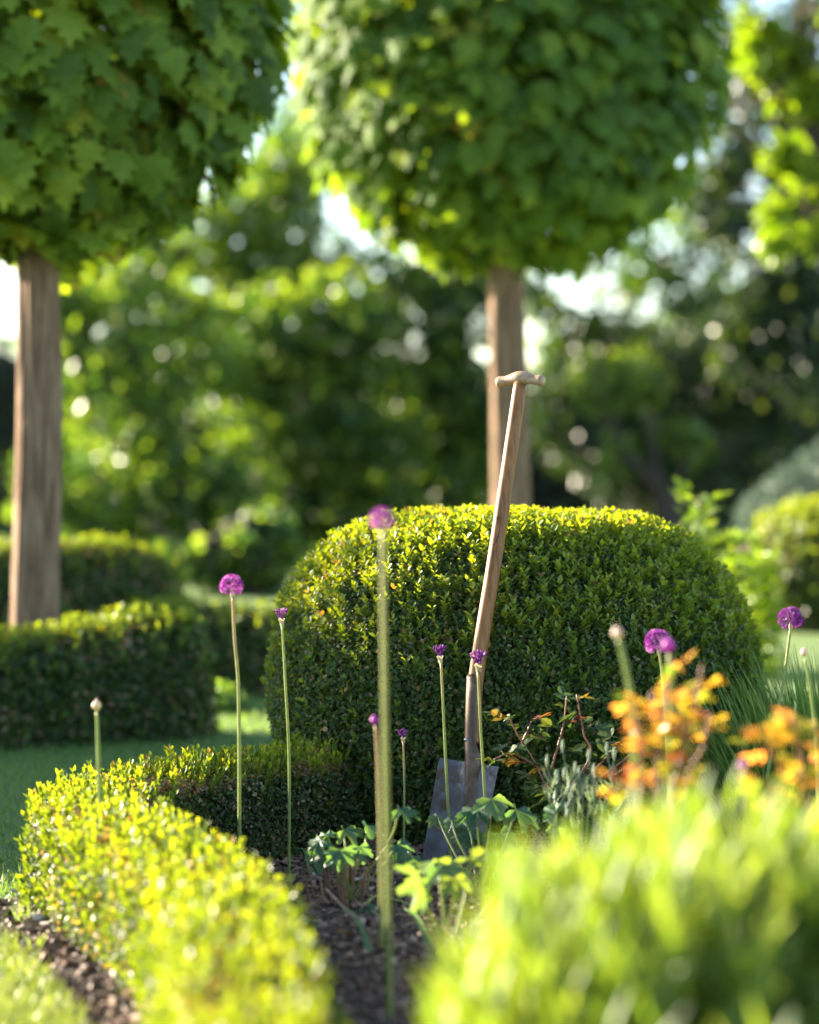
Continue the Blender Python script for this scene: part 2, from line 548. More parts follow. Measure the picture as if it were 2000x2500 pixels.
def leaf_palmate(seed=0, lobes=5):
    """deeply toothed, palmately lobed leaf"""
    r = np.random.default_rng(seed)
    ang = np.linspace(-130, 130, lobes * 8 + 1)
    k = np.arange(len(ang))
    ph = (k % 8) / 8.0
    rad = 0.40 + 0.20 * (1 - np.abs(2 * ph - 1) ** 1.3) + 0.05 * ((k % 2) * 2 - 1) * (np.abs(ph - .5) > .05)
    rad *= 1 - 0.15 * (np.abs(ang) / 130) ** 2
    a = np.radians(ang)
    x, y = rad * np.sin(a), rad * np.cos(a) + 0.30
    z = 0.10 * np.cos(ph * 2 * math.pi) - 0.35 * (x ** 2 + (y - .3) ** 2) + .015 * r.normal(size=len(a))
    V = np.vstack([[[0, .22, 0.04]], np.column_stack([x, y, z])])
    n = len(a)
    F = np.array([(0, i + 1, i + 2)[::-1] for i in range(n - 1)])
    return V, [F]


def join_protos(items):
    """items: (proto, P, M, tint offset)"""
    V, F3, F4, T, n = [], [], [], [], 0
    for pr, P, M, t in items:
        V.append(pr[0] @ np.asarray(M).T + np.asarray(P))
        T.append(np.full(len(pr[0]), t))
        for f in pr[1]:
            f = np.asarray(f)
            (F3 if f.shape[1] == 3 else F4).append(f + n)
        n += len(pr[0])
    F = [np.vstack(x) for x in (F3, F4) if x]
    return np.vstack(V), F, np.concatenate(T)


def box_sprig(seed, pairs=5, length=1.0, open_=0.55, leaf=0.36, wid=.56):
    """upright shoot of box along +z, opposite leaves in crossed pairs"""
    r = np.random.default_rng(seed)
    items = []
    st = tube([(0, 0, -0.5), (0.01, 0, 0.1), (0.02 * r.normal(), 0.02 * r.normal(), length)], [0.022, 0.018, 0.008], 4, False)
    items.append((st, (0, 0, 0), np.eye(3), 0.0))
    for p in range(pairs):
        zc = length * (p + 0.3) / pairs
        s = leaf * (1.0 - 0.25 * abs(p - pairs * .45) / pairs) * (0.9 + .25 * r.random())
        el = open_ + (0.45 * p / pairs) + .12 * r.normal()
        a0 = (p % 2) * math.pi / 2 + .3 * r.normal()
        for q in range(2):
            a = a0 + q * math.pi
            out = np.array([math.cos(a), math.sin(a), 0])
            tip = nrm(out * math.cos(el) + np.array([0, 0, 1]) * math.sin(el))
            up = nrm(np.array([0, 0, 1]) * math.cos(el) - out * math.sin(el))
            M = frames(up[None], tip[None], s)[0]
            items.append((leaf_small(wid, .09, .02), (0.012 * out[0], .012 * out[1], zc), M, 0.06 * p / pairs + .03 * r.normal()))
    return join_protos(items)


SPRIGS = [box_sprig(s, pairs=p, open_=o, leaf=l) for s, p, o, l in
          [(1, 5, .45, .36), (2, 4, .60, .42), (3, 6, .50, .32), (4, 4, .75, .46), (5, 5, .35, .40), (6, 3, .55, .50)]]

SPRIGS_UP = [box_sprig(s, pairs=p, open_=o, leaf=l, wid=.46) for s, p, o, l in
             [(11, 4, .95, .40), (12, 3, 1.05, .46), (13, 5, .90, .36), (14, 4, 1.10, .44), (15, 3, .85, .50), (16, 4, 1.0, .38)]]


# ------------------------------------------------------------------ clipped box plants
def box_foliage(parent, V, F, n_leaf, n_sprig, leaf_len=0.017, sprig_len=0.045, n_parts=300, cover=None, tint_of=None,
                brown=0.05, sprig_weight=None, core=0.035, tint_mean=.26, sprig_tint=(0.62, 0.86), side_up=0.9, core_name='dark_core', protos=None, lean=(.55, .35), top_brown=0.0):
    protos = protos or SPRIGS
    g = Geo()
    g.add(shrink(V, F, core), [F], 0.3)  # solid dark core added to block light behind the leaves
    part(core_name, g, M_CORE, parent, smooth=True)
    fol = Geo()
    # older leaves: a loose layered skin
    P, N = sample(V, F, n_leaf, cover)
    P = P + N * (rng.random(n_leaf) ** 1.4 * -0.045 + 0.006)[:, None]
    up = np.array([0, 0, 1.0])
    tipd = nrm(N * 0.7 + up * 0.5 + sph(n_leaf) * 0.9)
    fac = nrm(N * 0.9 + up * 0.4 + sph(n_leaf) * 0.75)
    L = leaf_len * (0.75 + .5 * rng.random(n_leaf))
    tint = np.clip(rng.normal(tint_mean, 0.14, n_leaf), 0, 0.62)
    patch = np.array([mnoise.noise(Vector((p[0] * 7, p[1] * 7, p[2] * 7))) for p in P])
    tint = np.clip(tint + 0.12 * patch, 0, .66)
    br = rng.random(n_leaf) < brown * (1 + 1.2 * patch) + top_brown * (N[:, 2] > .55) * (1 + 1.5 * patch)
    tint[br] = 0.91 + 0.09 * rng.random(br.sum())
    for k, (w, f, c) in enumerate([(.60, .08, .05), (.70, .12, .0), (.54, .05, .10)]):
        s = np.arange(n_leaf) % 3 == k
        instance(fol, leaf_small(w, f, c), P[s], frames(fac[s], tipd[s], L[s]), tint[s])
    # young shoots
    P, N = sample(V, F, n_sprig, sprig_weight)
    ax = nrm(N * (lean[0] + lean[1] * rng.random((n_sprig, 1))) + up * side_up + sph(n_sprig) * 0.28)
    P = P - N * 0.008
    L = sprig_len * (0.55 + 0.75 * rng.random(n_sprig) ** 1.5)
    pt = np.array([mnoise.noise(Vector((p[0] * 5 + 9, p[1] * 5, p[2] * 5))) for p in P])
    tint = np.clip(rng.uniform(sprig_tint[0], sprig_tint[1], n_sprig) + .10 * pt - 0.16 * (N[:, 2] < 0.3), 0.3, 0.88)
    kind = rng.integers(0, len(protos), n_sprig)
    M = frames(ax, nrm(sph(n_sprig)), L)
    view = nrm(np.array([0, 0, H]) - P)
    facing = (N * view).sum(1) + 0.35
    chosen = set(pick_largest(P, L, facing, n_parts).tolist()) if n_parts else set()
    mask = np.array([i in chosen for i in range(n_sprig)])
    for k, pr in enumerate(protos):
        s = (kind == k) & ~mask
        instance(fol, pr, P[s], M[s], tint[s] - .04)
    part('foliage', fol, M_BOX, parent, stuff=True)
    cache = {}
    for i in sorted(chosen):
        lv = int(np.clip((tint[i] - .45) / .08, 0, 5))
        key = (int(kind[i]), lv)
        if key not in cache:
            gg = Geo()
            pr = protos[key[0]]
            gg.add(pr[0], pr[1], np.clip(.49 + .08 * lv - .04 + pr[2], 0, .88))
            cache[key] = gg.mesh('sprig', M_BOX)
        place('sprig', cache[key], parent, P[i], M[i])


# =================================================================== GROUND
g = Geo()
g.add([(-160, -60, 0), (160, -60, 0), (160, 260, 0), (-160, 260, 0)], [np.array([[0, 1, 2, 3]])])
structure('ground', g, M_LAWN)

HEDGE_C = smooth_path([(0.02, 7.95, 0), (-.13, 7.62, 0), (-.38, 7.22, 0), (-.58, 6.97, 0), (-.70, 6.70, 0), (-.72, 6.46, 0), (-.61, 6.12, 0), (-.43, 5.55, 0),
                       (-.34, 5.15, 0), (-.27, 4.6, 0), (-.23, 4.1, 0), (-.2, 3.5, 0)], 12)
bed = [(-1.7, 6.22), (-1.7, 6.50), (-.86, 6.50)] + [tuple(p[:2]) for p in HEDGE_C[64:6:-6]] + [(.25, 8.25), (1.1, 8.3), (1.9, 7.7), (2.2, 5.5), (2.2, 3.0), (-.35, 3.0), (-.42, 4.2), (-.6, 5.2), (-.74, 5.68), (-.90, 6.15)]
from mathutils.geometry import tessellate_polygon
tri = tessellate_polygon([[Vector((x, y, 0)) for x, y in bed]])
g = Geo()
g.add([(x, y, 0.004) for x, y in bed], [np.array([t if True else t for t in tri])])
structure('soil', g, M_SOIL)
bed_np = np.array(bed)


def in_poly(P, poly):
    x, y = P[:, 0], P[:, 1]
    c = np.zeros(len(P), bool)
    j = len(poly) - 1
    for i in range(len(poly)):
        xi, yi = poly[i]
        xj, yj = poly[j]
        hit = ((yi > y) != (yj > y)) & (x < (xj - xi) * (y - yi) / (yj - yi + 1e-12) + xi)
        c ^= hit
        j = i
    return c


def hedge_dist(P):
    d = np.full(len(P), 9.0)
    for q in HEDGE_C[::2]:
        d = np.minimum(d, np.hypot(P[:, 0] - q[0], P[:, 1] - q[1]))
    return d


# lumpy crumbs of soil and bark mulch
chip = np.array([[-.5, -.25, 0], [.45, -.3, 0], [.55, .2, 0], [-.4, .3, 0], [-.42, -.2, .22], [.38, -.22, .3], [.42, .18, .2], [-.36, .22, .28]])
chipF = [np.array([[0, 3, 2, 1], [4, 5, 6, 7], [0, 1, 5, 4], [1, 2, 6, 5], [2, 3, 7, 6], [3, 0, 4, 7]])]
Pm = np.column_stack([rng.uniform(-1.2, .9, 26000), rng.uniform(4.6, 7.8, 26000), np.zeros(26000)])
Pm = Pm[in_poly(Pm, bed)]
Pm = Pm[hedge_dist(Pm) > 0.10]
n = len(Pm)
Pm[:, 2] = rng.random(n) * 0.010
g = Geo()
sz = (0.010 + 0.028 * rng.random(n) ** 2.2)
ss = np.column_stack([sz, sz * (.35 + .6 * rng.random(n)), sz * (.5 + .6 * rng.random(n))])
Nn = nrm(np.array([0, 0, 1.0]) + sph(n) * 0.45)
instance(g, (chip, chipF), Pm, frames(Nn, sph(n), ss), np.clip(rng.beta(1.6, 2.4, n), 0, 1))
n = 420
k = rng.integers(0, len(Pm), n)
Pl = Pm[k] + np.column_stack([rng.normal(size=(n, 2)) * .01, .010 + .012 * rng.random(n)])
instance(g, leaf_small(.6, .14, .18), Pl, frames(nrm(np.array([0, 0, 1.0]) + sph(n) * .6), sph(n), .018 + .026 * rng.random(n)), .45 + .55 * rng.random(n))
o = part('bark_mulch', g, M_CHIP, None, stuff=True)
tag(o, 'brown bark mulch and crumbs of soil covering the flower bed', 'mulch')

# lawn blades
def blades(P, length, spread, mat, name, label, tint, width=0.0035):
    n = len(P)
    ln = length * (0.6 + .7 * rng.random(n))
    d = nrm(np.column_stack([rng.normal(size=(n, 2)) * spread, np.ones(n)]))
    nn = nrm(np.cross(d, sph(n)))
    sc = np.column_stack([np.full(n, width / 0.16) * (.7 + .6 * rng.random(n)), ln, ln])
    g = Geo()
    instance(g, leaf_narrow(0.16, 0.25), P, frames(nn, d, sc), tint)
    o = part(name, g, mat, None, stuff=True)
    tag(o, label, 'grass')
    return o


n = 46000
P = np.column_stack([rng.uniform(-2.0, .2, n), 5.9 + 6.5 * rng.random(n) ** 1.5, np.zeros(n)])
P = P[~in_poly(P, bed) & (P[:, 1] > 6.45)]
blades(P, 0.032, .5, M_GRASS, 'lawn_grass', 'short mown lawn grass behind the low hedge', rng.random(len(P)) * .8)
n = 26000
P = np.column_stack([rng.uniform(-1.25, -.4, n), rng.uniform(4.7, 6.25, n), np.zeros(n)])
P = P[~in_poly(P, bed) & (P[:, 0] < -.35) & (P[:, 1] < 6.35)]
Pw = P + np.array([.02, .02, 0])
M_VERGE = leaf_mat('verge_blade', [(0, (0.08, 0.14, 0.035)), (0.6, (0.19, 0.26, 0.07)), (1, (0.34, 0.37, 0.16))], trans=0.35, rough=0.45, tmul=(1.7, 1.6, 0.6))
blades(P, 0.040, .7, M_VERGE, 'verge_grass', 'bright sunlit grass verge in the bottom corner beside bare soil', .25 + rng.random(len(P)) * .7)

# =================================================================== SPADE
sp_top = at(1272, 928, 7.24)
sp_mid = at(1163, 1650, 7.13)
sp_sock = at(1151, 1800, 7.09)
sp_neck = at(1149, 1862, 7.07)
sp_tip = at(1103, 2128, 7.02)
spade = thing('garden_spade', sp_tip, 'wooden shafted garden spade with T handle leaning on the big box dome', 'spade')
path = smooth_path([sp_top, at(1243, 1130, 7.21), at(1205, 1385, 7.17), sp_mid, at(1157, 1760, 7.10), at(1154, 1815, 7.084)], 8)
rad = np.interp(np.linspace(0, 1, len(path)), [0, .05, .55, .78, 1], [.0165, .0172, .0190, .0205, .0185])
g = Geo()
g.add(*tube(path, rad, 20))
shaft = part('shaft', g, M_WOOD, spade, smooth=True)
# T grip
yaw = math.radians(-33)
gx = np.array([math.cos(yaw), math.sin(yaw), 0.02])
gc = at(1271, 927, 7.24)
tt = np.array([-.066, -.0655, -.062, -.055, -.045, -.034, -.022, -.01, 0, .01, .022, .034, .045, .055, .062, .0655, .066])
rr = np.array([.0085, .0125, .0142, .0140, .0126, .0128, .0150, .0172, .0180, .0172, .0150, .0128, .0126, .0140, .0142, .0125, .0085])
off = np.array([0, 0, 1]) * (0.004 * np.cos(tt / .066 * math.pi))[:, None]
g = Geo()
V, F = tube(gc + tt[:, None] * gx + off, rr, 20, True)
g.add(V, F[:1])
grip = part('grip', g, M_HANDLE, spade, smooth=True)
for s in (-1, 1):
    e = Geo()
    c = gc + gx * 0.0662 * s - np.array([0, 0, .004])
    V, F = tube([c - gx * 0.0012 * s, c + gx * .0004 * s, c + gx * .0009 * s], [.0086, .0082, .003], 18, True)
    e.add(V, F)
    part('end_grain', e, M_ENDGRAIN, grip, smooth=True)
# blade
bup = nrm(sp_neck - sp_tip)
bright = nrm(np.array([math.cos(math.radians(-30)), math.sin(math.radians(-30)), 0.0]))
bright = nrm(bright - bup * (bright @ bup) + np.array([0, 0, -.02]))
bn = nrm(np.cross(bright, bup))
if bn[1] > 0:
    bn = -bn
nu, nv = 17, 13
u = np.linspace(-1, 1, nu)
v = np.linspace(0, 1, nv)
bh, bw = 0.285, 0.083
def blade_pt(uu, vv, t):
    dish = 0.010 * uu ** 2 + 0.012 * (1 - vv) ** 2 * 0
    lip = 0.004 * max(0, (vv - .96) / .04)
    ridge = 0.010 * math.exp(-(uu / .22) ** 2) * min(1, max(0, (vv - .25) / .5))
    z = -vv * 0
    return sp_neck - bup * bh * (1 - vv) + bright * bw * uu * (1 - .03 * (1 - vv)) + bn * (dish + ridge + t - lip)
V = np.array([[blade_pt(a, b, .0015) for a in u] for b in v] + [[blade_pt(a, b, -.0015) for a in u] for b in v]).reshape(-1, 3)
F1 = grid_faces(nv, nu)
nn_ = nu * nv
rim = []
ring = [(0, j) for j in range(nu)] + [(i, nu - 1) for i in range(1, nv)] + [(nv - 1, j) for j in range(nu - 2, -1, -1)] + [(i, 0) for i in range(nv - 2, 0, -1)]
for a, b in zip(ring, ring[1:] + ring[:1]):
    i1, i2 = a[0] * nu + a[1], b[0] * nu + b[1]
    rim.append((i1, i2, i2 + nn_, i1 + nn_))
g = Geo()
g.add(V, [F1, F1[:, ::-1] + nn_, np.array(rim)])
part('blade', g, M_STEEL, spade, smooth=False)
# socket: an open strap round the left of the shaft, closing into the blade neck
g = Geo()
sp = smooth_path([at(1163, 1650, 7.129), at(1158, 1740, 7.106), at(1155, 1815, 7.084), at(1157, 1868, 7.066), at(1154, 1930, 7.053), at(1147, 2005, 7.038), at(1140, 2070, 7.028)], 8)
m_ = len(sp)
f_ = np.linspace(0, 1, m_)
sr = np.interp(f_, [0, .17, .33, .5, .67, .83, 1], [.0236, .0226, .0212, .0222, .0225, .0185, .004])
T_ = nrm(np.gradient(sp, axis=0))
U_ = nrm(np.cross(T_, np.tile([0, 1.0, 0], (m_, 1))))
W_ = np.cross(T_, U_)
na = 23
rows = []
for i in range(m_):
    # angle 0 = towards the left of the picture, +90 = towards the camera
    left = U_[i] if U_[i][0] < 0 else -U_[i]
    front = W_[i] if W_[i][1] < 0 else -W_[i]
    top = min(1, max(0, (f_[i] - .0) / .05))
    hi = np.interp(f_[i], [0, .02, .04, .33, .40, .47, 1], [70, 85, 104, 108, 130, 180, 180])
    lo = np.interp(f_[i], [0, .34, .47, 1], [-140, -150, -180, -180])
    ang = np.radians(np.linspace(lo, hi, na))
    flat = np.interp(f_[i], [0, .4, .6, 1], [1, 1, .7, .5])
    rows.append(sp[i] + sr[i] * (np.cos(ang)[:, None] * left + flat * np.sin(ang)[:, None] * front))
Vs = np.array(rows).reshape(-1, 3)
ins = np.array(rows)
ctr = sp[:, None, :]
Vi = (ctr + (ins - ctr) * .93).reshape(-1, 3)
Fs = grid_faces(m_, na)
ed = [(i * na, (i + 1) * na, (i + 1) * na + m_ * na, i * na + m_ * na) for i in range(m_ - 1)] + \
     [(i * na + na - 1 + m_ * na, (i + 1) * na + na - 1 + m_ * na, (i + 1) * na + na - 1, i * na + na - 1) for i in range(m_ - 1)] + \
     [(j + 1, j, j + m_ * na, j + 1 + m_ * na) for j in range(na - 1)]
g.add(np.vstack([Vs, Vi]), [Fs, Fs[:, ::-1] + m_ * na, np.array(ed)])
socket = part('socket', g, M_SOCKET, spade, smooth=True)
for px, py, Y in ((1144, 1673, 7.118), (1138, 1806, 7.075)):
    c = at(px, py, Y)
    d = nrm(np.array([-.55, -1, 0]))
    g = Geo()
    g.add(*tube([c - d * .004, c + d * .002, c + d * .0035], [.0050, .0050, .0028], 12))
    part('rivet', g, M_RIVET, socket, smooth=True)
# small burnt mark on the shaft
g = Geo()
pts = [at(1222, 1262, 7.165), at(1213, 1264, 7.163), at(1219, 1268, 7.164), at(1221, 1284, 7.163), at(1217, 1305, 7.162), at(1210, 1328, 7.162), at(1204, 1330, 7.162)]
g.add(*tube(smooth_path(pts, 4), .0012, 5))
part('burnt_mark', g, M_INK, shaft)

# =================================================================== BIG BOX DOME
BX, BY = 0.274, 7.86
prof = [(.58, 0.0), (.632, .18), (.662, .36), (.642, .51), (.585, .635), (.495, .722), (.385, .777), (.24, .805), (.10, .814), (0.0, .814)]
V, F = revolve(prof, BX, BY, 64, amp=.022, freq=3.2)
F = outward(V, F)
dome = thing('topiary_dome', (BX, BY, 0), 'large clipped box dome with sunlit top standing behind the spade', 'topiary')
front = lambda c, n: np.where(n[:, 1] < .35, 1.0, .35)
box_foliage(dome, V, F, 118000, 8000, leaf_len=.0138, sprig_len=.038, tint_mean=.36, sprig_tint=(.70, .90), lean=(.3, .5), cover=front, sprig_weight=lambda c, n: (0.35 + 2.4 * np.clip(n[:, 2], 0, 1) + .9 * (c[:, 0] > .3) * (n[:, 2] < .6)) * front(c, n), brown=.055)  # paler shoot tints put sunlit brightness into the dome top

# =================================================================== LOW CURVED HEDGE
V, F = hedge_surface(HEDGE_C, .27, .225, amp=.016, freq=6, seed=4, ends=(True, False))
F = outward(V, F)
low = thing('low_box_hedge', (-.61, 6.12, 0), 'low clipped box hedge curving along the front of the bed, yellow in sun', 'hedge')
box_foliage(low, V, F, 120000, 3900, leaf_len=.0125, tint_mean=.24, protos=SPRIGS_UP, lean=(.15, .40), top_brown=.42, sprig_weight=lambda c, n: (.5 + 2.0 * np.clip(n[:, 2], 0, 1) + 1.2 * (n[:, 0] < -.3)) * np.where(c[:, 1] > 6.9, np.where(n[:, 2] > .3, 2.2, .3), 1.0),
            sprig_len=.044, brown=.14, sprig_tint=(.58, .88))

# =================================================================== FARTHER HEDGES
def far_hedge(pts, width, height, label, leaves, n_sp, name='box_hedge', leaf_len=.026, seed=0, group=None, ends=(True, True)):
    path = smooth_path([(x, y, 0) for x, y in pts], 10)
    V, F = hedge_surface(path, width, height, amp=.016, freq=3, seed=seed, ends=ends, power=.58)
    F = outward(V, F)
    c = path[len(path) // 2]
    t = thing(name, (c[0], c[1], 0), label, 'hedge', group)
    box_foliage(t, V, F, leaves, n_sp, leaf_len=leaf_len, sprig_len=.048, n_parts=0, brown=.13, tint_mean=.32,
                sprig_weight=lambda c, n: .4 + 2 * np.clip(n[:, 2], 0, 1), sprig_tint=(.55, .80))
    return t


far_hedge([(-2.6, 9.55), (-1.6, 9.72), (-1.1, 9.98), (-.72, 10.2)], .48, [.27, .29, .32, .355, .39, .425, .44], 'waist low box hedge at the foot of the brown trunk on the left', 26000, 1500, seed=1)
far_hedge([(-3.4, 12.2), (-2.0, 12.1), (-1.45, 12.3), (-1.08, 12.7)], .6, [.55, .56, .58, .54], 'taller box hedge with rounded end behind the left trunk', 20000, 1300, leaf_len=.03, seed=2)
far_hedge([(-1.3, 12.6), (-.85, 11.9), (-.3, 11.8), (.4, 12.3)], .5, .33, 'dark low hedge with bright top between left hedge and big dome', 14000, 900, leaf_len=.03, seed=3)

# rounded topiary on the right
bx, by = 2.34, 15.6
V, F = revolve([(.40, 0), (.47, .16), (.50, .34), (.44, .52), (.30, .61), (.12, .645), (0, .65)], bx, by, 48, amp=.03)
F = outward(V, F)
t = thing('topiary_ball', (bx, by, 0), 'blurred round box topiary with yellow top on the far right lawn', 'topiary')
box_foliage(t, V, F, 16000, 1100, leaf_len=.035, sprig_len=.07, n_parts=0, sprig_weight=lambda c, n: .4 + 2 * np.clip(n[:, 2], 0, 1))

# grey green mound behind it
bx, by = 3.15, 18.0
V, F = revolve([(1.05, 0), (1.15, .3), (1.05, .62), (.75, .90), (.4, 1.06), (.15, 1.11), (0, 1.115)], bx, by, 48, amp=.06, freq=2)
F = outward(V, F)
t = thing('grey_shrub', (bx, by, 0), 'grey green rounded shrub behind the topiary ball on the right edge', 'shrub')
g = Geo()
g.add(shrink(V, F, .08), [F])  # added solid core stops light passing through the mound
part('dark_core', g, M_CORE, t, smooth=True)
P, N = sample(V, F, 16000)
g = Geo()
n = len(P)
instance(g, leaf_small(.4), P - N * (.10 * rng.random(n))[:, None], frames(nrm(N + sph(n) * .8), nrm(N + np.array([0, 0, .6]) + sph(n) * .7), .06 * (.7 + .6 * rng.random(n))), rng.random(n))
part('foliage', g, M_GREY, t, stuff=True)

# =================================================================== TREES
MAPLES = [leaf_maple(s) for s in range(6)]



def trunk_geo(x, y, h, r0, r1, sides=72, rings=60, lean=(0, 0), fissure=.009):
    a = np.linspace(0, 2 * math.pi, sides, endpoint=False)
    rows = []
    for i in range(rings):
        f = i / (rings - 1)
        z = -.05 + (h + .05) * f
        r = r0 + (r1 - r0) * f + .25 * r0 * math.exp(-z * 9)
        wob = np.array([mnoise.noise(Vector((math.cos(q) * 5.5 + x, math.sin(q) * 5.5, z * .7))) for q in a])
        wob2 = np.array([mnoise.noise(Vector((math.cos(q) * 14 + x, math.sin(q) * 14, z * 1.6))) for q in a])
        rr = r * (1 + .05 * wob) + fissure * wob2
        cx = x + lean[0] * f + .012 * math.sin(z * 2.1 + x)
        rows.append(np.column_stack([cx + rr * np.cos(a), y + lean[1] * f + rr * np.sin(a), np.full(sides, z)]))
    return np.array(rows).reshape(-1, 3), [grid_faces(rings, sides, True)]


def globe_maple(x, y, r0, r1, czc, R, RZ, n_leaf, size, label, mat, trunk_h, seed, bumps=.075, tsd=.22, yellow=.05):
    t = thing('globe_maple', (x, y, 0), label, 'tree')
    g = Geo()
    g.add(*trunk_geo(x, y, trunk_h, r0, r1))
    part('trunk', g, M_BARK, t, smooth=True)
    g = Geo()
    for k in range(11):
        a = k * 2.4 + seed
        e = np.array([x + math.cos(a) * R * .78, y + math.sin(a) * R * .78, czc + RZ * (.75 * math.sin(k * 1.3))])
        s = np.array([x, y, trunk_h - .12 + .02 * k])
        mid = (s * .5 + e * .5) + np.array([0, 0, .12])
        g.add(*tube(smooth_path([s, mid, e], 5), np.linspace(.034, .008, 11), 7))
    part('branches', g, M_BARK, t, smooth=True)
    # leaves hang in tiers over the crown, tips down
    a = np.linspace(0, 2 * math.pi, 48, endpoint=False)
    ph = np.linspace(-math.pi / 2, math.pi / 2, 25)
    V = np.stack([x + R * np.cos(ph)[:, None] ** .8 * np.cos(a), y + R * np.cos(ph)[:, None] ** .8 * np.sin(a), np.repeat((czc + RZ * np.sin(ph))[:, None], 48, 1)], -1).reshape(-1, 3)
    V = lump(V, R * bumps, 2.2, seed)
    F = grid_faces(25, 48, True)
    F = outward(V, F)
    q = V[F].mean(1)
    d = np.cross(V[F][:, 1] - V[F][:, 0], V[F][:, 2] - V[F][:, 0])
    if (d * (q - np.array([x, y, czc]))).sum() < 0:
        F = F[:, ::-1]
    P, N = sample(V, F, n_leaf)
    dep = rng.random(n_leaf) ** 1.3 * .36 * R
    P = P - N * dep[:, None] + sph(n_leaf) * .02
    up = np.array([0, 0, 1.0])
    tip = nrm(N * .52 - up * .72 + sph(n_leaf) * .42)
    fac = nrm(N * .78 + up * .58 + sph(n_leaf) * .42)
    L = size * (.55 + .65 * rng.random(n_leaf))
    pt = np.array([mnoise.noise(Vector((p[0] * 3, p[1] * 3, p[2] * 3 + seed))) for p in P])
    tint = np.clip(.38 + tsd * rng.normal(size=n_leaf) + .12 * pt, .03, .85)
    rd = rng.random(n_leaf) < yellow
    tint[rd] = .86 + .1 * rng.random(rd.sum())
    # keep leaf origin at the stalk, blade hangs from it
    M = frames(fac, tip, L)
    P = P - np.einsum('nij,j->ni', M, np.array([0, .45, 0]))
    kind = rng.integers(0, 6, n_leaf)
    facing = (N * nrm(np.array([0, 0, H]) - P)).sum(1) - dep / R * 1.8
    ch = set(pick_largest(P, L, facing + .25, 300, 60).tolist())
    mask = np.array([i in ch for i in range(n_leaf)])
    g = Geo()
    for k, pr in enumerate(MAPLES):
        s = (kind == k) & ~mask
        instance(g, pr, P[s], M[s], tint[s])
    part('crown', g, mat, t, stuff=True)
    cache = {}
    for i in sorted(ch):
        key = (int(kind[i]), int(tint[i] * 10))
        if key not in cache:
            gg = Geo()
            pr = MAPLES[key[0]]
            st = tube([(0, 0, 0), (0, -.25, .02), (0, -.6, -.06)], [.011, .010, .012], 4, False)
            gg.add(pr[0], pr[1], np.clip(key[1] / 10 + .05 + pr[2], 0, 1))
            gg.add(st[0], st[1], .97)
            cache[key] = gg.mesh('leaf', mat)
        place('leaf', cache[key], t, P[i], M[i])
    return t


globe_maple(-1.345, 10.45, .093, .070, 2.60, .915, .94, 4500, .148, 'clipped globe maple with large drooping leaves at upper left, brown trunk behind hedge', M_MAPLE, 1.95, 1.0)
globe_maple(0.465, 13.6, .094, .080, 2.91, 1.05, 1.10, 6800, .130, 'clipped globe maple with dense round crown behind the spade handle', M_MAPLE_D, 2.1, 5.0, bumps=.045, tsd=.19, yellow=.02)


def bg_tree(name, label, Y, blobs, mat, leaf=.09, trunk=None, cat='tree', group=None, tint=(.45, .2), bark=None, even=False, lit_sprays=0):
    """background tree: trunk, limbs and leaves spread through several clumps; blobs in photograph pixels at depth Y"""
    s = Y / FPX
    cs = [at(b[0], b[1], Y + (b[5] if len(b) > 5 else 0)) for b in blobs]
    base = np.array([np.mean([c[0] for c in cs]) if trunk is None else at(trunk, 1000, Y)[0], Y, 0.0])
    t = thing(name, base, label, cat, group)
    top = max(c[2] for c in cs)
    g = Geo()
    fork = base + np.array([0, 0, max(.5, min(c[2] for c in cs) * .7)])
    g.add(*tube(smooth_path([base - np.array([0, 0, .1]), base * .5 + fork * .5 + np.array([.05, 0, 0]), fork], 6), np.linspace(.16, .11, 13), 10))
    part('trunk', g, bark or M_DARKBARK, t, smooth=True)
    g = Geo()
    for c in cs:
        mid = fork * .45 + c * .55 + rng.normal(size=3) * .1
        g.add(*tube(smooth_path([fork - np.array([0, 0, .1]), mid, c], 5), np.linspace(.05, .015, 11), 7))
        for _ in range(5):
            e = c + sph(1)[0] * np.array([1, .8, 1]) * .5
            g.add(*tube([c * .6 + mid * .4, (c + e) / 2, e], [.02, .013, .006], 5))
    part('branches', g, bark or M_DARKBARK, t, smooth=True)
    g = Geo()
    for b, c in zip(blobs, cs):
        px, py, rx, ry, n = b[:5]
        R = np.array([rx * s, max(rx, ry) * s * .9, ry * s])
        k = max(4, int(n / 90))
        sub = c + sph(k) * rng.random((k, 1)) ** .4 * R * .85
        sr = np.mean(R) * .42
        w = rng.integers(0, k, n)
        P = sub[w] + sph(n) * (rng.random((n, 1)) ** .5) * sr
        if even:
            P = c + sph(n) * rng.random((n, 1)) ** .4 * R
        N = nrm(nrm(P - sub[w]) * .5 + np.array([0, 0, .6]) + sph(n) * .8)
        T = nrm(np.array([0, 0, -.5]) + sph(n))
        L = leaf * (.6 + .8 * rng.random(n))
        instance(g, leaf_small(.62, .08, .1), P, frames(N, T, L), np.clip(tint[0] + tint[1] * rng.normal(size=n) + .15 * (rng.random(k)[w] - .5), 0, 1))
    for b, c in zip(blobs, cs):  # extra front leaves, tinted pale to imitate sunlit spots
        k = int(lit_sprays * b[4])
        if k:
            R = np.array([b[2] * s, max(b[2], b[3]) * s * .9, b[3] * s]) * 1.02
            q = sph(k)
            q[:, 1] = -np.abs(q[:, 1])
            P = c + q * R * (.85 + .2 * rng.random((k, 1)))
            instance(g, leaf_small(.7, .05, .1), P, frames(nrm(np.array([-.4, .2, .5]) + sph(k) * .8), sph(k), leaf * (.7 + .8 * rng.random(k))), .8 + .2 * rng.random(k))
    part('crown', g, mat, t, stuff=True)
    return t


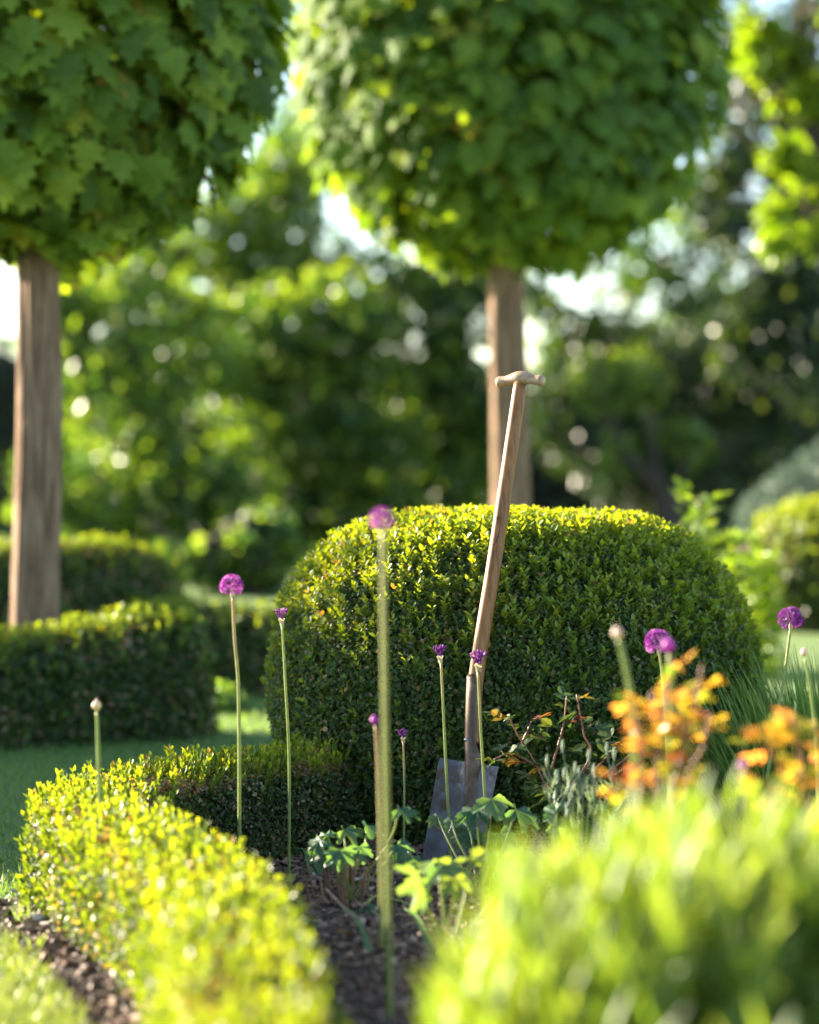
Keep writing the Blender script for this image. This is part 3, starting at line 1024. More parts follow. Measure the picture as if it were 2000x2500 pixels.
BGG = 'trees and tall shrubs at the end of the lawn'
bg_tree('broadleaf_tree', 'dappled mid green tree filling the view right of the left trunk', 24, [(330, 880, 230, 250, 2400), (250, 1180, 220, 200, 1800), (430, 1220, 210, 170, 1800), (170, 760, 130, 130, 900)], M_BG, trunk=470, group=BGG, tint=(.36, .2), lit_sprays=.10)
bg_tree('broadleaf_tree', 'dappled mid green tree left of the centre maple trunk', 25.5, [(620, 920, 230, 220, 2600), (650, 1220, 220, 170, 1800), (850, 1020, 210, 230, 2600), (800, 800, 190, 150, 1700), (880, 1230, 200, 120, 1300)], M_BG, trunk=720, group=BGG, tint=(.36, .2), lit_sprays=.10)
bg_tree('broadleaf_tree', 'loose pale green tree with sky showing between the two maple crowns', 27, [(600, 700, 190, 110, 900), (520, 580, 130, 110, 600), (720, 620, 160, 130, 800), (900, 720, 180, 120, 800), (640, 480, 150, 100, 500), (720, 400, 110, 100, 330)], M_BG, leaf=.11, trunk=640, group=BGG, tint=(.62, .2), even=True, lit_sprays=.08)
bg_tree('broadleaf_tree', 'green tree right behind the centre maple trunk', 26, [(1080, 880, 150, 200, 1800), (1060, 1110, 170, 160, 1500), (1180, 1000, 140, 180, 1400), (1030, 720, 150, 120, 700), (1150, 760, 120, 90, 420), (1110, 690, 110, 60, 260)], M_BG, trunk=1100, group=BGG, tint=(.4, .2), lit_sprays=.08)
bg_tree('dark_tree', 'dark tree right of the centre maple trunk', 28, [(1420, 1010, 200, 150, 2400), (1600, 1130, 230, 130, 2200), (1700, 940, 200, 150, 2400), (1880, 1010, 180, 160, 2200)], M_BGDARK, trunk=1560, group=BGG, tint=(.4, .25), lit_sprays=.03)
bg_tree('leafy_clump', 'leaves tinted pale as sunlit spots against the dark tree on the right', 24, [(1590, 940, 130, 80, 420), (1690, 1080, 120, 80, 260), (1420, 920, 120, 80, 220), (1500, 1120, 120, 80, 120)], M_BG, trunk=1620, cat='shrub', tint=(.8, .15))  # pale tint paints yellow-green sunlit spots over the dark tree
bg_tree('thin_tree', 'thin leaved tree with white sky glinting through right of the centre trunk', 30, [(1400, 850, 210, 80, 900), (1600, 860, 200, 80, 1000), (1790, 790, 160, 150, 1100), (1320, 690, 140, 120, 420), (1530, 710, 200, 120, 620), (1720, 590, 160, 150, 640), (1480, 590, 180, 80, 300)], M_BG, leaf=.105, trunk=1500, group=BGG, tint=(.3, .25), lit_sprays=.06)
bg_tree('dark_tree', 'dark tree behind the bright lime tree at the right edge', 26, [(1900, 640, 120, 170, 1300), (1860, 830, 130, 150, 1700), (1980, 780, 140, 260, 2400), (1830, 350, 100, 190, 750), (1950, 420, 130, 170, 1300), (1790, 120, 110, 170, 650), (1930, 80, 150, 170, 1300), (1780, 490, 100, 150, 900)], M_BGDARK, trunk=2120, group=BGG, tint=(.5, .25), lit_sprays=.03)
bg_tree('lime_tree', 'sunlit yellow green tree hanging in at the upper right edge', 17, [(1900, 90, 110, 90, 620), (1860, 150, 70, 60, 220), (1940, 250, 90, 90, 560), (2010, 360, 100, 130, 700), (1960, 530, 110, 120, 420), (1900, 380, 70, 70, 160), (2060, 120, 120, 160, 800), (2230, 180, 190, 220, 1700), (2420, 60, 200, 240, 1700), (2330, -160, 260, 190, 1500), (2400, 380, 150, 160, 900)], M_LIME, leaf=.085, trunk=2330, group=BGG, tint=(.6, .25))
bg_tree('thin_tree', 'thin dark tree against white sky in the gap between the maple crowns', 29, [(750, 40, 110, 100, 150), (760, 320, 130, 140, 560), (690, 430, 120, 110, 420)], M_BG, leaf=.11, trunk=745, group=BGG, even=True)
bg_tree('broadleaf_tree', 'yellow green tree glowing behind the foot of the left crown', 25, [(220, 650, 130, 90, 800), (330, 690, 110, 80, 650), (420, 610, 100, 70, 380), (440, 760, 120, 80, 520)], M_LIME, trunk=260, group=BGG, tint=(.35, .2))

bg_tree('leafy_clump', 'low dark shrubs filling the gap behind the low hedge left of the dome', 19, [(500, 1370, 120, 70, 1000), (640, 1340, 120, 90, 1200), (570, 1400, 130, 50, 700)], M_BG, leaf=.07, trunk=580, cat='shrub', group=BGG, tint=(.3, .2), lit_sprays=.05)

# solid dark hedge closing the garden
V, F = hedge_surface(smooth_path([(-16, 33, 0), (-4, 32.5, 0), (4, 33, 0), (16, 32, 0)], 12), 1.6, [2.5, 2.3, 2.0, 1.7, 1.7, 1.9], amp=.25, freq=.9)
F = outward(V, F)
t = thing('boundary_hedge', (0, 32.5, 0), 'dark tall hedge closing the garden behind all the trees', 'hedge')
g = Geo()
g.add(shrink(V, F, .15), [F])  # added opaque core keeps light from showing through
part('dark_core', g, M_CORE, t, smooth=True)
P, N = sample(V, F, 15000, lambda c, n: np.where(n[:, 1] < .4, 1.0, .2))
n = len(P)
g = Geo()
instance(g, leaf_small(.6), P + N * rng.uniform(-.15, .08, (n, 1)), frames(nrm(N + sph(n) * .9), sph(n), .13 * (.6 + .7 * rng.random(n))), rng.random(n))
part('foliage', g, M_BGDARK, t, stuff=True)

# unseen hedge added on the left, its height shaped to shade lawn, dome and spade
V, F = hedge_surface(smooth_path([(-12, 12.4, 0), (-8.75, 12.2, 0), (-5.5, 12.2, 0)], 14), 1.0, [2.85, 2.85, 2.85, 2.90, 3.20, 2.96, 2.96], amp=.10, freq=1.4)
F = outward(V, F)
t = thing('added_shade_hedge', (-8.5, 12.2, 0), 'unseen tall hedge added left of the view to cast shade', 'hedge')
g = Geo()
g.add(shrink(V, F, .12), [F])  # added solid core so the hedge blocks the sun
part('dark_core', g, M_CORE, t, smooth=True)
P, N = sample(V, F, 9000)
n = len(P)
g = Geo()
instance(g, leaf_small(.6), P + N * rng.uniform(-.12, .10, (n, 1)), frames(nrm(N + sph(n) * .9), sph(n), .09 * (.6 + .7 * rng.random(n))), rng.random(n))
part('foliage', g, M_BG, t, stuff=True)

# =================================================================== ALLIUMS
def allium(kind, head, size, stem, Y, label, stem_r=.0042, stem_tint=(.3, .3), Yb=None, tint=.5):
    """head and stem in photograph pixels at depth Y; the stem runs on into the ground"""
    P = [at(x, y, Y) for x, y in stem]
    d = P[-1] - P[-2]
    if P[-1][2] > .02:
        P.append(np.array([P[-1][0] + d[0] * .15, Y, 0.0]))
    P = np.array(P)
    t = thing('allium', (P[-1][0], P[-1][1], 0), label, 'flower', 'alliums')
    sp_ = smooth_path(P, 8)
    m = len(sp_)
    stem_r *= .82
    V, F = tube(sp_, np.linspace(stem_r * .82, stem_r * 1.2, m), 9)
    tt_ = np.concatenate([np.repeat(np.linspace(stem_tint[0], stem_tint[1], m), 9), [stem_tint[0], stem_tint[1]]])
    g = Geo()
    g.add(V, F, tt_)
    part('stem', g, M_STEM, t, smooth=True)
    c = at(head[0], head[1], Y)
    s = Y / FPX
    R = size * s / 2 * (1.12 if kind == 'half' else .90)
    ax = nrm(P[0] - P[1])
    ref = nrm(np.cross(ax, [0, 1.0, 0.1]))
    ref2 = np.cross(ax, ref)
    g = Geo()
    neck = P[0]
    if kind == 'open':
        n = 150
        q = sph(n)
        q[:, 2] = np.where(q[:, 2] < -.72, -q[:, 2], q[:, 2])
        q = nrm(q * np.array([1, 1, .95]))
        pet = np.array([[0, 0, 0], [.10, .55, .03], [0, 1, .16], [-.10, .55, .03]]), [np.array([[0, 1, 2, 3]])]
        fl = []
        for k in range(6):
            a = k * math.pi / 3
            T = np.array([[math.cos(a) * .8, math.sin(a) * .8, .55]])
            Nn_ = np.array([[-math.cos(a) * .55, -math.sin(a) * .55, .8]])
            fl.append((pet, (0, 0, 0), frames(Nn_, T, 1.0)[0], .04 * (k % 2)))
        fl.append((tube([(0, 0, .3), (0, 0, 0), (0, 0, -1.2)], [.05, .05, .04], 4, False), (0, 0, 0), np.eye(3), -.1))
        fl = join_protos(fl)
        rr_ = R * (.78 + .18 * rng.random(n))
        Pf = c + q * rr_[:, None] * np.array([1, 1, .92])
        instance(g, fl, Pf, frames(q, sph(n), R * .30 * (.8 + .4 * rng.random(n))), np.clip(tint + .18 * rng.normal(size=n), 0, 1))
        ov = revolve([(.001, -1), (.8, -.7), (1, 0), (.7, .8), (.001, 1)], 0, 0, 6)
        part('flower_head', g, M_PURPLE, t)
        g = Geo()
        cone = tube([neck - ax * .004, neck + ax * .004, c - ax * R * .25], [stem_r, stem_r * 1.5, R * .10], 8)
        g.add(cone[0], cone[1], .35)
        part('spathe', g, M_SPATHE, t)
    elif kind == 'half':
        n = 64
        bud = revolve([(.001, 0), (.16, .12), (.24, .45), (.18, .82), (.001, 1.0)], 0, 0, 6)
        bud = (bud[0], [bud[1]])
        a, r_ = rng.random(n) * 6.28, np.sqrt(rng.random(n))
        dirs = nrm(ax + (r_ * .62)[:, None] * (np.cos(a)[:, None] * ref + np.sin(a)[:, None] * ref2))
        root = c - ax * R * .75
        Pf = root + dirs * (R * (.2 + 1.75 * rng.random(n) ** .75))[:, None]
        instance(g, bud, Pf, frames(dirs, sph(n), R * .50 * (.8 + .4 * rng.random(n))), np.clip(tint + .18 * rng.normal(size=n), 0, 1))
        part('flower_head', g, M_PURPLE, t, smooth=True)
        g = Geo()
        cone = tube([neck - ax * .002, neck + ax * .003, root + ax * R * .05, root + ax * R * .40], [stem_r, stem_r * 1.3, R * .42, R * .60], 10, False)
        g.add(cone[0], cone[1], .3)
        for k in range(3):
            e = nrm(ref * math.cos(k * 2.1 + 1) + ref2 * math.sin(k * 2.1 + 1))
            pr = leaf_small(.5)
            M = frames(e[None], nrm(e * .6 - ax * (.3 if k else -.6))[None], R * .8)[0]
            g.add(pr[0] @ M.T + root + e * R * .3, pr[1], .6)
        part('spathe', g, M_SPATHE, t)
    else:
        prof_ = [(.25, -1.25), (.55, -.9), (.95, -.3), (.98, .1), (.65, .65), (.25, 1.05), (.05, 1.5), (.0, 1.55)]
        pv, pf = revolve(prof_, 0, 0, 14)
        M = np.stack([ref, ref2, ax], 1) * R
        tz = np.clip(.35 + .5 * (pv[:, 2] / 1.5 if kind == 'bud' else 0) + tint - .5, 0, 1)
        g.add(pv @ M.T + c, [pf], tz)
        part('bud', g, M_SPATHE if kind == 'bud' else M_PURPLE, t, smooth=True)
    return t


allium('bud', (236, 1722), 26, [(237, 1738), (240, 1830), (245, 2000)], 6.1, 'closed allium bud on green stem rising from the left end of the low hedge', .0055, (.3, .5), tint=.65)
allium('open', (565, 1430), 62, [(568, 1456), (573, 1560), (583, 1700), (585, 2060)], 6.62, 'fully open purple allium on tall stem left of the big dome', .0048, (1.0, .3), tint=.72)
allium('half', (687, 1506), 26, [(689, 1524), (696, 1650), (706, 1850), (706, 2115)], 6.85, 'half open small allium against the left flank of the big dome', .0042, (.65, .4), tint=.7)
allium('open', (932, 1268), 62, [(935, 1288), (938, 1600), (944, 2000), (950, 2420)], 5.15, 'tall blurred purple allium whose thick pale stem crosses the middle', .0068, (.75, .55), tint=.7)
allium('purplebud', (914, 1757), 22, [(917, 1772), (922, 1850), (926, 2000), (930, 2200)], 5.85, 'blurred pink allium bud just left of the thick blurred stem', .0045, (.95, .6), tint=.9)
allium('half', (984, 1797), 22, [(985, 1812), (987, 1900), (986, 2100)], 7.0, 'small purple allium low between blurred stem and spade blade', .0032, (1.0, .5))
allium('half', (1074, 1597), 27, [(1077, 1617), (1084, 1760), (1100, 2085)], 6.9, 'ragged half open allium just left of the spade socket', .0042, (.85, .15))
allium('half', (1167, 1616), 33, [(1167, 1638), (1174, 1780), (1185, 1960), (1188, 2090)], 6.82, 'purple tufted allium in front of the spade shaft', .0044, (.8, .15), tint=.55)
allium('bud', (1508, 1545), 30, [(1512, 1562), (1530, 1640), (1545, 1750), (1550, 2000)], 5.1, 'pale blurred allium bud on thick stem left of the orange rose', .0065, (.35, .3), tint=.75)
allium('open', (1606, 1568), 70, [(1610, 1594), (1618, 1660), (1630, 1850), (1640, 2100)], 6.6, 'round purple allium behind the orange rose in front of the dome', .0042, (.7, .4), tint=.66)
allium('purplebud', (1632, 1574), 34, [(1634, 1596), (1638, 1700), (1640, 1950)], 5.3, 'blurred pink allium bud overlapping the round purple allium', .0060, (.6, .4), tint=1.0)
allium('open', (1931, 1512), 66, [(1931, 1532), (1915, 1650), (1890, 1800), (1862, 1975)], 6.9, 'broad purple allium on a leaning stem at the right edge', .0046, (.6, .45), tint=.38)
allium('bud', (1964, 1592), 21, [(1966, 1608), (1978, 1680), (1992, 1800), (1998, 1950)], 6.3, 'small lilac tipped allium bud at the right edge above grass', .0042, (.5, .4), tint=.8)
allium('purplebud', (1812, 1868), 24, [(1815, 1886), (1820, 1960), (1826, 2100)], 5.2, 'low blurred allium bud between the two orange roses', .0055, (.6, .4), tint=1.0)
allium('open', (1808, 1330), 40, [(1808, 1352), (1812, 1450), (1815, 1560)], 12.0, 'far purple allium blurred beyond the right side of the dome', .0050, (.4, .4), tint=.7)

# =================================================================== ROSES
def rose(base, stems, Y, label, mat, n_leaf, leaf, tint, stem_r=.0035, spread=.05, sink=0.0, names='rose_bush', red=None):
    b = at(base[0], base[1], Y)
    t = thing(names, (b[0], b[1], 0), label, 'rose')
    tips, allp = [], []
    for st in stems:
        pts = [np.array([b[0], b[1], 0.0])] if st[0] is None else []
        pts += [at(q[0], q[1], Y + (q[2] if len(q) > 2 else 0)) for q in st if q is not None]
        sp_ = smooth_path(pts, 7)
        g = Geo()
        g.add(*tube(sp_, np.linspace(stem_r * 1.3, stem_r * .6, len(sp_)), 7), tint=.75)
        part('stem', g, M_ROSESTEM, t, smooth=True)
        allp.append(sp_)
    protos = {}
    for k in range(n_leaf):
        sp_ = allp[k % len(allp)]
        f = 1 - rng.random() ** 1.3 * .85
        p = sp_[int(f * (len(sp_) - 1))]
        a = rng.random() * 6.28
        out = np.array([math.cos(a), math.sin(a), .25 + .35 * rng.normal()])
        out = nrm(out)
        stalk = spread * (.5 + .8 * rng.random())
        age = np.clip(tint[0] + tint[1] * rng.normal() + .25 * (f - .6), 0, 1)
        # compound leaf: a stalk with three or five leaflets
        items = []
        nl = 3 if rng.random() < .5 else 5
        key = (int(age * 8), nl, int(rng.integers(0, 3)))
        if key not in protos:
            r = np.random.default_rng(key[2] * 10 + nl)
            items.append((tube([(0, 0, 0), (0, .5, .05), (0, 1.0, 0)], [.03, .025, .02], 4, False), (0, 0, 0), np.eye(3), 0))
            lf = leaf_rose
            for j in range(nl):
                if j == 0:
                    T, Pp = np.array([[0, 1, -.15]]), (0, 1.0, 0)
                else:
                    side = 1 if j % 2 else -1
                    T, Pp = np.array([[side * .85, .45, -.1]]), (0, .85 - .38 * ((j - 1) // 2), 0.02)
                items.append((lf, Pp, frames(np.array([[.15 * r.normal(), .15 * r.normal(), 1]]), T, .85 * (1 - .08 * j))[0], .04 * r.normal()))
            jp = join_protos(items)
            gg = Geo()
            gg.add(jp[0], jp[1], np.clip(key[0] / 8 + jp[2], 0, 1))
            protos[key] = gg.mesh('leaf', mat)
        up = nrm(np.array([.35 * rng.normal(), .35 * rng.normal(), 1]))
        M = frames(up[None], out[None], leaf * (.7 + .6 * rng.random()))[0]
        place('leaf', protos[key], t, p, M)
    return t


leaf_rose = (lambda: (np.array([[0, 0, 0], [.20, .18, .05], [.30, .45, .06], [.22, .75, .03], [0, 1, -.08], [-.22, .75, .03], [-.30, .45, .06], [-.20, .18, .05], [0, .45, -.01]]),
                      [np.array([[0, 1, 2, 8], [8, 2, 3, 4], [0, 8, 6, 7], [8, 4, 5, 6]])]))()

rose((1600, 2100), [[None, (1600, 1950), (1622, 1750), (1640, 1605)], [None, (1570, 1930), (1560, 1790), (1545, 1700)], [None, (1650, 1930), (1690, 1760), (1715, 1622)], [None, (1560, 1980), (1520, 1930), (1495, 1880)],
                    [None, (1670, 1950), (1715, 1830), (1735, 1735)], [None, (1610, 1900), (1590, 1690)], [None, (1640, 1960), (1670, 1860), (1665, 1690)]],
     5.0, 'sunlit rose bush with glowing orange young leaves in front of the dome', M_ROSE, 115, .029, (.50, .34), spread=.05)
rose((1960, 2150), [[None, (1930, 1970), (1880, 1830), (1850, 1780)], [None, (1960, 1940), (1945, 1800), (1935, 1750)], [None, (2010, 1930), (1985, 1760)], [None, (1900, 1990), (1830, 1890)], [None, (1970, 1980), (1940, 1880)], [None, (2040, 1950), (2030, 1800)], [None, (1930, 2020), (1900, 1950)]],
     5.0, 'sunlit orange leaved rose bush cut by the right edge', M_ROSE, 115, .029, (.45, .34), spread=.05)
rose((1350, 2060), [[None, (1352, 1985), (1310, 1870), (1262, 1790), (1243, 1748)], [(1338, 1910), (1360, 1830), (1376, 1770), (1384, 1700)], [None, (1345, 1950), (1338, 1910)], [(1352, 1985), (1440, 1850), (1425, 1790), (1408, 1695)],
                    [(1310, 1870), (1250, 1840), (1205, 1855)], [(1352, 1985), (1480, 1850), (1530, 1800)], [(1275, 1815), (1290, 1780), (1298, 1760)], [(1352, 1985), (1560, 1830), (1730, 1730, .25)]],
     6.85, 'shaded rose with red stems and bronze leaves against the dome', M_ROSE_D, 80, .036, (.45, .28), stem_r=.0026, spread=.03)
rose((1720, 1600), [[None, (1715, 1400), (1700, 1290), (1710, 1210)], [None, (1690, 1400), (1660, 1280)], [None, (1750, 1400), (1770, 1300)], [None, (1790, 1460), (1800, 1380)]],
     11.0, 'blurred leggy shrub with pale flecks beyond the right shoulder of the dome', M_SOFT, 130, .060, (.5, .25), stem_r=.006, spread=.05, names='leggy_shrub')

# =================================================================== BROAD-LEAVED BED PLANTS
PALM = [leaf_palmate(s, l) for s, l in ((1, 5), (2, 5), (3, 3), (4, 5))]


def leafy_plant(base, Y, leaves, label, tint, mat=None, name='leafy_plant'):
    b = at(base[0], base[1], Y)
    b[2] = 0
    t = thing(name, b, label, 'plant')
    cache = {}
    for k, (px, py, size, dy, face, tip, tn) in enumerate(leaves):
        p = at(px, py, Y + dy)
        s = size * .88 * (Y + dy) / FPX
        key = (k % 4, round(tn, 1))
        if key not in cache:
            pr = PALM[key[0]]
            gg = Geo()
            gg.add(pr[0], pr[1], key[1])
            cache[key] = gg.mesh('leaf', mat or M_HERB, smooth=True)
        M = frames(nrm(np.array([face], float)), nrm(np.array([tip], float)), s)[0]
        org = p - M @ np.array([0, .35, 0])
        place('leaf', cache[key], t, org, M)
        g = Geo()
        q = M @ np.array([0, .22, 0]) + org
        mid = (q + b) / 2 + np.array([(q[0] - b[0]) * .25, 0, .03])
        g.add(*tube(smooth_path([b + rng.normal(size=3) * np.array([.012, .012, 0]), mid, q], 6), .0024, 6), tint=.6)
        part('leaf_stalk', g, M_STEM, t, smooth=True)
    return t


leafy_plant((860, 2190), 6.45, [(775, 2060, 85, 0, (-.5, -.5, .6), (-.6, -.3, -.7), .3), (850, 2030, 95, .05, (0, -.3, 1), (.9, -.2, .1), .7), (905, 2020, 85, .05, (.3, -.2, 1), (.9, .1, .1), .3), (830, 2085, 85, -.08, (0, -.7, .7), (0, -.6, -.7), .5),
                                (985, 1980, 90, -.2, (.1, -.2, 1), (1, -.2, -.2), .2), (975, 2070, 80, 0, (.1, -.6, .7), (.6, -.5, -.4), .4), (790, 2100, 70, .0, (-.3, -.6, .6), (-.4, -.5, -.6), .3), (880, 2075, 70, -.04, (.2, -.7, .6), (.3, -.5, -.6), .4), (800, 2040, 60, .1, (-.1, -.4, .8), (-.2, .2, .9), .5)],
            'drooping lobed leaf plant in shade beside the low hedge', .4)
leafy_plant((1175, 2120), 6.62, [(1140, 2035, 100, .1, (-.35, -.7, .6), (-.7, -.35, -.6), .2), (1155, 1985, 105, 0, (-.1, -.35, .9), (-.9, -.35, -.2), .3), (1205, 1960, 110, -.05, (0, -.35, .9), (.25, -.9, -.1), .7), (1270, 1985, 115, 0, (.25, -.35, .85), (.95, -.25, -.3), .2),
                                 (1225, 2045, 105, .1, (.35, -.75, .5), (.6, -.4, -.7), .2), (1170, 2052, 70, .12, (0, -.8, .5), (.1, -.3, -.8), .5), (1100, 2008, 50, .1, (-.3, -.6, .6), (-.4, -.3, -.8), .7), (1065, 2000, 55, .15, (-.1, -.5, .7), (-.5, -.2, -.7), .8)],
            'bluish green lobed leaf plant in front of the spade blade', .3)
leafy_plant((1100, 2280), 5.75, [(1022, 2160, 150, -.1, (.86, -.34, .38), (-.50, -.25, -.80), .65), (1090, 2125, 140, 0, (.1, -.25, .95), (.8, -.3, -.1), .5), (1060, 2105, 110, .1, (-.2, .1, 1), (-.6, .5, .1), .8), (1210, 2085, 150, -.1, (.15, .15, 1), (.6, -.6, .1), .9),
                                 (1265, 2080, 120, -.15, (.2, -.2, .9), (.9, -.1, -.1), .8), (1110, 2155, 90, -.1, (.1, -.6, .7), (.2, -.5, -.8), .9), (1150, 2100, 110, .1, (0, 0, 1), (.3, .9, 0), .8)],
            'yellow lit lobed leaf plant at the edge of the pale foreground shoots', .9)
leafy_plant((1050, 2120), 6.35, [(1030, 2108, 75, 0, (.1, -.6, .8), (-.4, -.7, -.3), .2), (1000, 2095, 60, .05, (-.2, -.6, .7), (-.7, -.4, -.3), .3), (1060, 2112, 55, .05, (.3, -.5, .7), (.7, -.5, -.3), .2), (895, 2215, 55, -.1, (0, -.4, .9), (.9, -.2, -.1), .2)],
            'small bluish seedling leaves on the mulch below the spade', .2)
# broad single leaves near lavender
leafy_plant((1370, 2060), 6.5, [(1352, 1985, 70, 0, (-.3, -.8, .4), (-.7, -.2, .5), .3), (1362, 2020, 60, 0, (.2, -.8, .4), (.5, -.2, -.6), .3)], 'pair of plain bluish leaves at the foot of the shaded rose', .2)

# lavender stalks
lav = thing('lavender', (at(1410, 2000, 6.3)[0], 6.3, 0), 'grey green lavender with thin budded stalks below the shaded rose', 'lavender')
for k, (x0, y0, x1, y1) in enumerate([(1392, 1985, 1374, 1832), (1400, 1990, 1378, 1900), (1412, 1990, 1405, 1885), (1422, 1990, 1414, 1898), (1450, 1990, 1438, 1855), (1345, 1985, 1336, 1868), (1500, 1985, 1482, 1838), (1470, 1990, 1500, 1850), (1380, 2000, 1362, 1905), (1435, 2000, 1450, 1890), (1355, 2000, 1357, 1905)]):
    Yk = 6.3 + .12 * rng.normal()
    A, B = at(x0, y0, Yk), at(x1, y1, Yk)
    A0 = np.array([A[0] * .5 + at(1410, 2000, 6.3)[0] * .5, Yk, 0.0])
    sp_ = smooth_path([A0, A, (A + B) / 2 + np.array([.004, 0, 0]), B], 5)
    g = Geo()
    g.add(*tube(sp_, np.linspace(.0022, .0013, len(sp_)), 6), tint=.4)
    bv, bf = revolve([(.001, 0), (.0030, .006), (.0036, .013), (.0022, .022), (.0005, .027)], B[0], B[1], 8)
    bv[:, 2] += B[2] - .004
    g.add(bv, [bf], .8)
    for q in range(9):
        f = .25 + .55 * rng.random()
        p = sp_[int(f * (len(sp_) - 1))]
        d = nrm(np.array([rng.normal() * .5, rng.normal() * .5, 1]))
        M = frames(np.cross(d, sph(1)[0])[None], d[None], .045)[0]
        pr = leaf_narrow(.07, .1)
        g.add(pr[0] @ M.T + p, pr[1], .4 + .4 * rng.random())
    part('stalk', g, M_LAV, lav)

# =================================================================== GRASSY MOUND ON THE RIGHT
gm = thing('ornamental_grass', (1.12, 7.5, 0), 'mound of fresh green fine leaved grass beside the right flank of the dome', 'grass')
n = 5200
a, r_ = rng.random(n) * 6.283, np.sqrt(rng.random(n)) * .46
root = np.column_stack([1.12 + r_ * np.cos(a), 7.5 + r_ * np.sin(a) * .8, np.zeros(n)])
hgt = .53 * (1 - .35 * (r_ / .46) ** 2) * (.55 + .55 * rng.random(n))
d = nrm(np.column_stack([np.cos(a) * r_ * .9 + .20 * rng.normal(size=n), np.sin(a) * r_ * .9 + .2 * rng.normal(size=n), np.ones(n)]))
segs = 4
g = Geo()
side = nrm(np.cross(d, sph(n)))
droop = np.column_stack([np.cos(a), np.sin(a), -.6 * np.ones(n)])
rows = []
for k in range(segs + 1):
    f = k / segs
    c = root + d * (hgt * f)[:, None] + droop * (.10 * hgt * f ** 2.5)[:, None]
    w = .0034 * (1 - f ** 2.2) + .0003
    rows.append(np.stack([c - side * w, c + side * w], 1))
V = np.stack(rows, 1).reshape(-1, 3)
base_i = (np.arange(n) * (segs + 1) * 2)[:, None]
Fq = np.concatenate([base_i + np.array([[2 * k, 2 * k + 1, 2 * k + 3, 2 * k + 2]]) for k in range(segs)])
g.add(V, [Fq], np.repeat(.25 + rng.random(n) * .75, (segs + 1) * 2))
part('blades', g, M_GRASS, gm, stuff=True)

# =================================================================== PALE SHOOTS IN THE RIGHT FOREGROUND
def shoot_proto(seed, leaves=22, w=.12):
    r = np.random.default_rng(seed)
    items = [(tube([(0, 0, 0), (.01, 0, .5), (0, 0, 1)], [.010, .008, .004], 4, False), (0, 0, 0), np.eye(3), 0)]
    for k in range(leaves):
        a = k * 2.4 + .3 * r.normal()
        z = .10 + .88 * k / leaves
        el = .75 + .5 * k / leaves + .1 * r.normal()
        T = np.array([[math.cos(a) * math.cos(el), math.sin(a) * math.cos(el), math.sin(el)]])
        Nn_ = np.array([[-math.cos(a) * math.sin(el), -math.sin(a) * math.sin(el), math.cos(el)]])
        items.append((leaf_narrow(w, .05), (0, 0, z), frames(Nn_, T, .30 * (.8 + .3 * r.random()))[0], .1 * k / leaves))
    return join_protos(items)


SHOOTS = [shoot_proto(s) for s in range(4)]


def shoot_plant(x, y, rx, ry, h, n, label, tint):
    t = thing('bushy_border_plant', (x, y, 0), label, 'plant', 'bushy plants in the foreground')
    a, r_ = rng.random(n) * 6.283, np.sqrt(rng.random(n))
    P = np.column_stack([x + rx * .75 * r_ * np.cos(a), y + ry * .75 * r_ * np.sin(a), np.zeros(n)])
    H_ = h * np.sqrt(np.clip(1.02 - r_ ** 2 * .75, 0, 1)) * (.76 + .32 * rng.random(n))
    d = nrm(np.column_stack([np.cos(a) * r_ * .35, np.sin(a) * r_ * .35, np.ones(n)]) + .08 * rng.normal(size=(n, 3)))
    L = .22 * (.8 + .5 * rng.random(n))
    top = P + d * (H_ - L)[:, None]
    kind = rng.integers(0, 4, n)
    M = frames(d, sph(n), L)
    tn = np.clip(tint + .27 * rng.normal(size=n), 0, 1)
    ch = set(pick_largest(top, L, np.ones(n), 150, 100).tolist())
    mask = np.array([i in ch for i in range(n)])
    g = Geo()
    for k, pr in enumerate(SHOOTS):
        s = (kind == k) & ~mask
        instance(g, pr, top[s], M[s], tn[s])
    for i in range(0, n, 2):
        V, F = tube([P[i], top[i]], [.004, .0025], 4, False)
        g.add(V, F, .1)
    part('foliage', g, M_SOFT, t, stuff=True)
    cache = {}
    for i in sorted(ch):
        key = (int(kind[i]), int(tn[i] * 8))
        if key not in cache:
            gg = Geo()
            gg.add(SHOOTS[key[0]][0], SHOOTS[key[0]][1], np.clip(key[1] / 8 + .06 + SHOOTS[key[0]][2], 0, 1))
            cache[key] = gg.mesh('shoot', M_SOFT)
        place('shoot', cache[key], t, top[i], M[i])


shoot_plant(.285, 3.62, .21, .24, .535, 420, 'pale leafy bush left of the other foreground bushes, beside the mulch', .55)
shoot_plant(.45, 3.85, .24, .26, .535, 460, 'brightest tall leafy foreground bush under the orange rose', .60)  # higher tint paints the sunlit part of the bushes
shoot_plant(.68, 3.75, .26, .28, .53, 460, 'darker leafy foreground bush cut by the right edge', .35)  # lower tint paints the self-shaded right side of the bushes
shoot_plant(.43, 3.30, .21, .20, .34, 340, 'low leafy bush at the bottom edge in front of the brightest bush', .40)  # tint kept dark to suggest shade low down

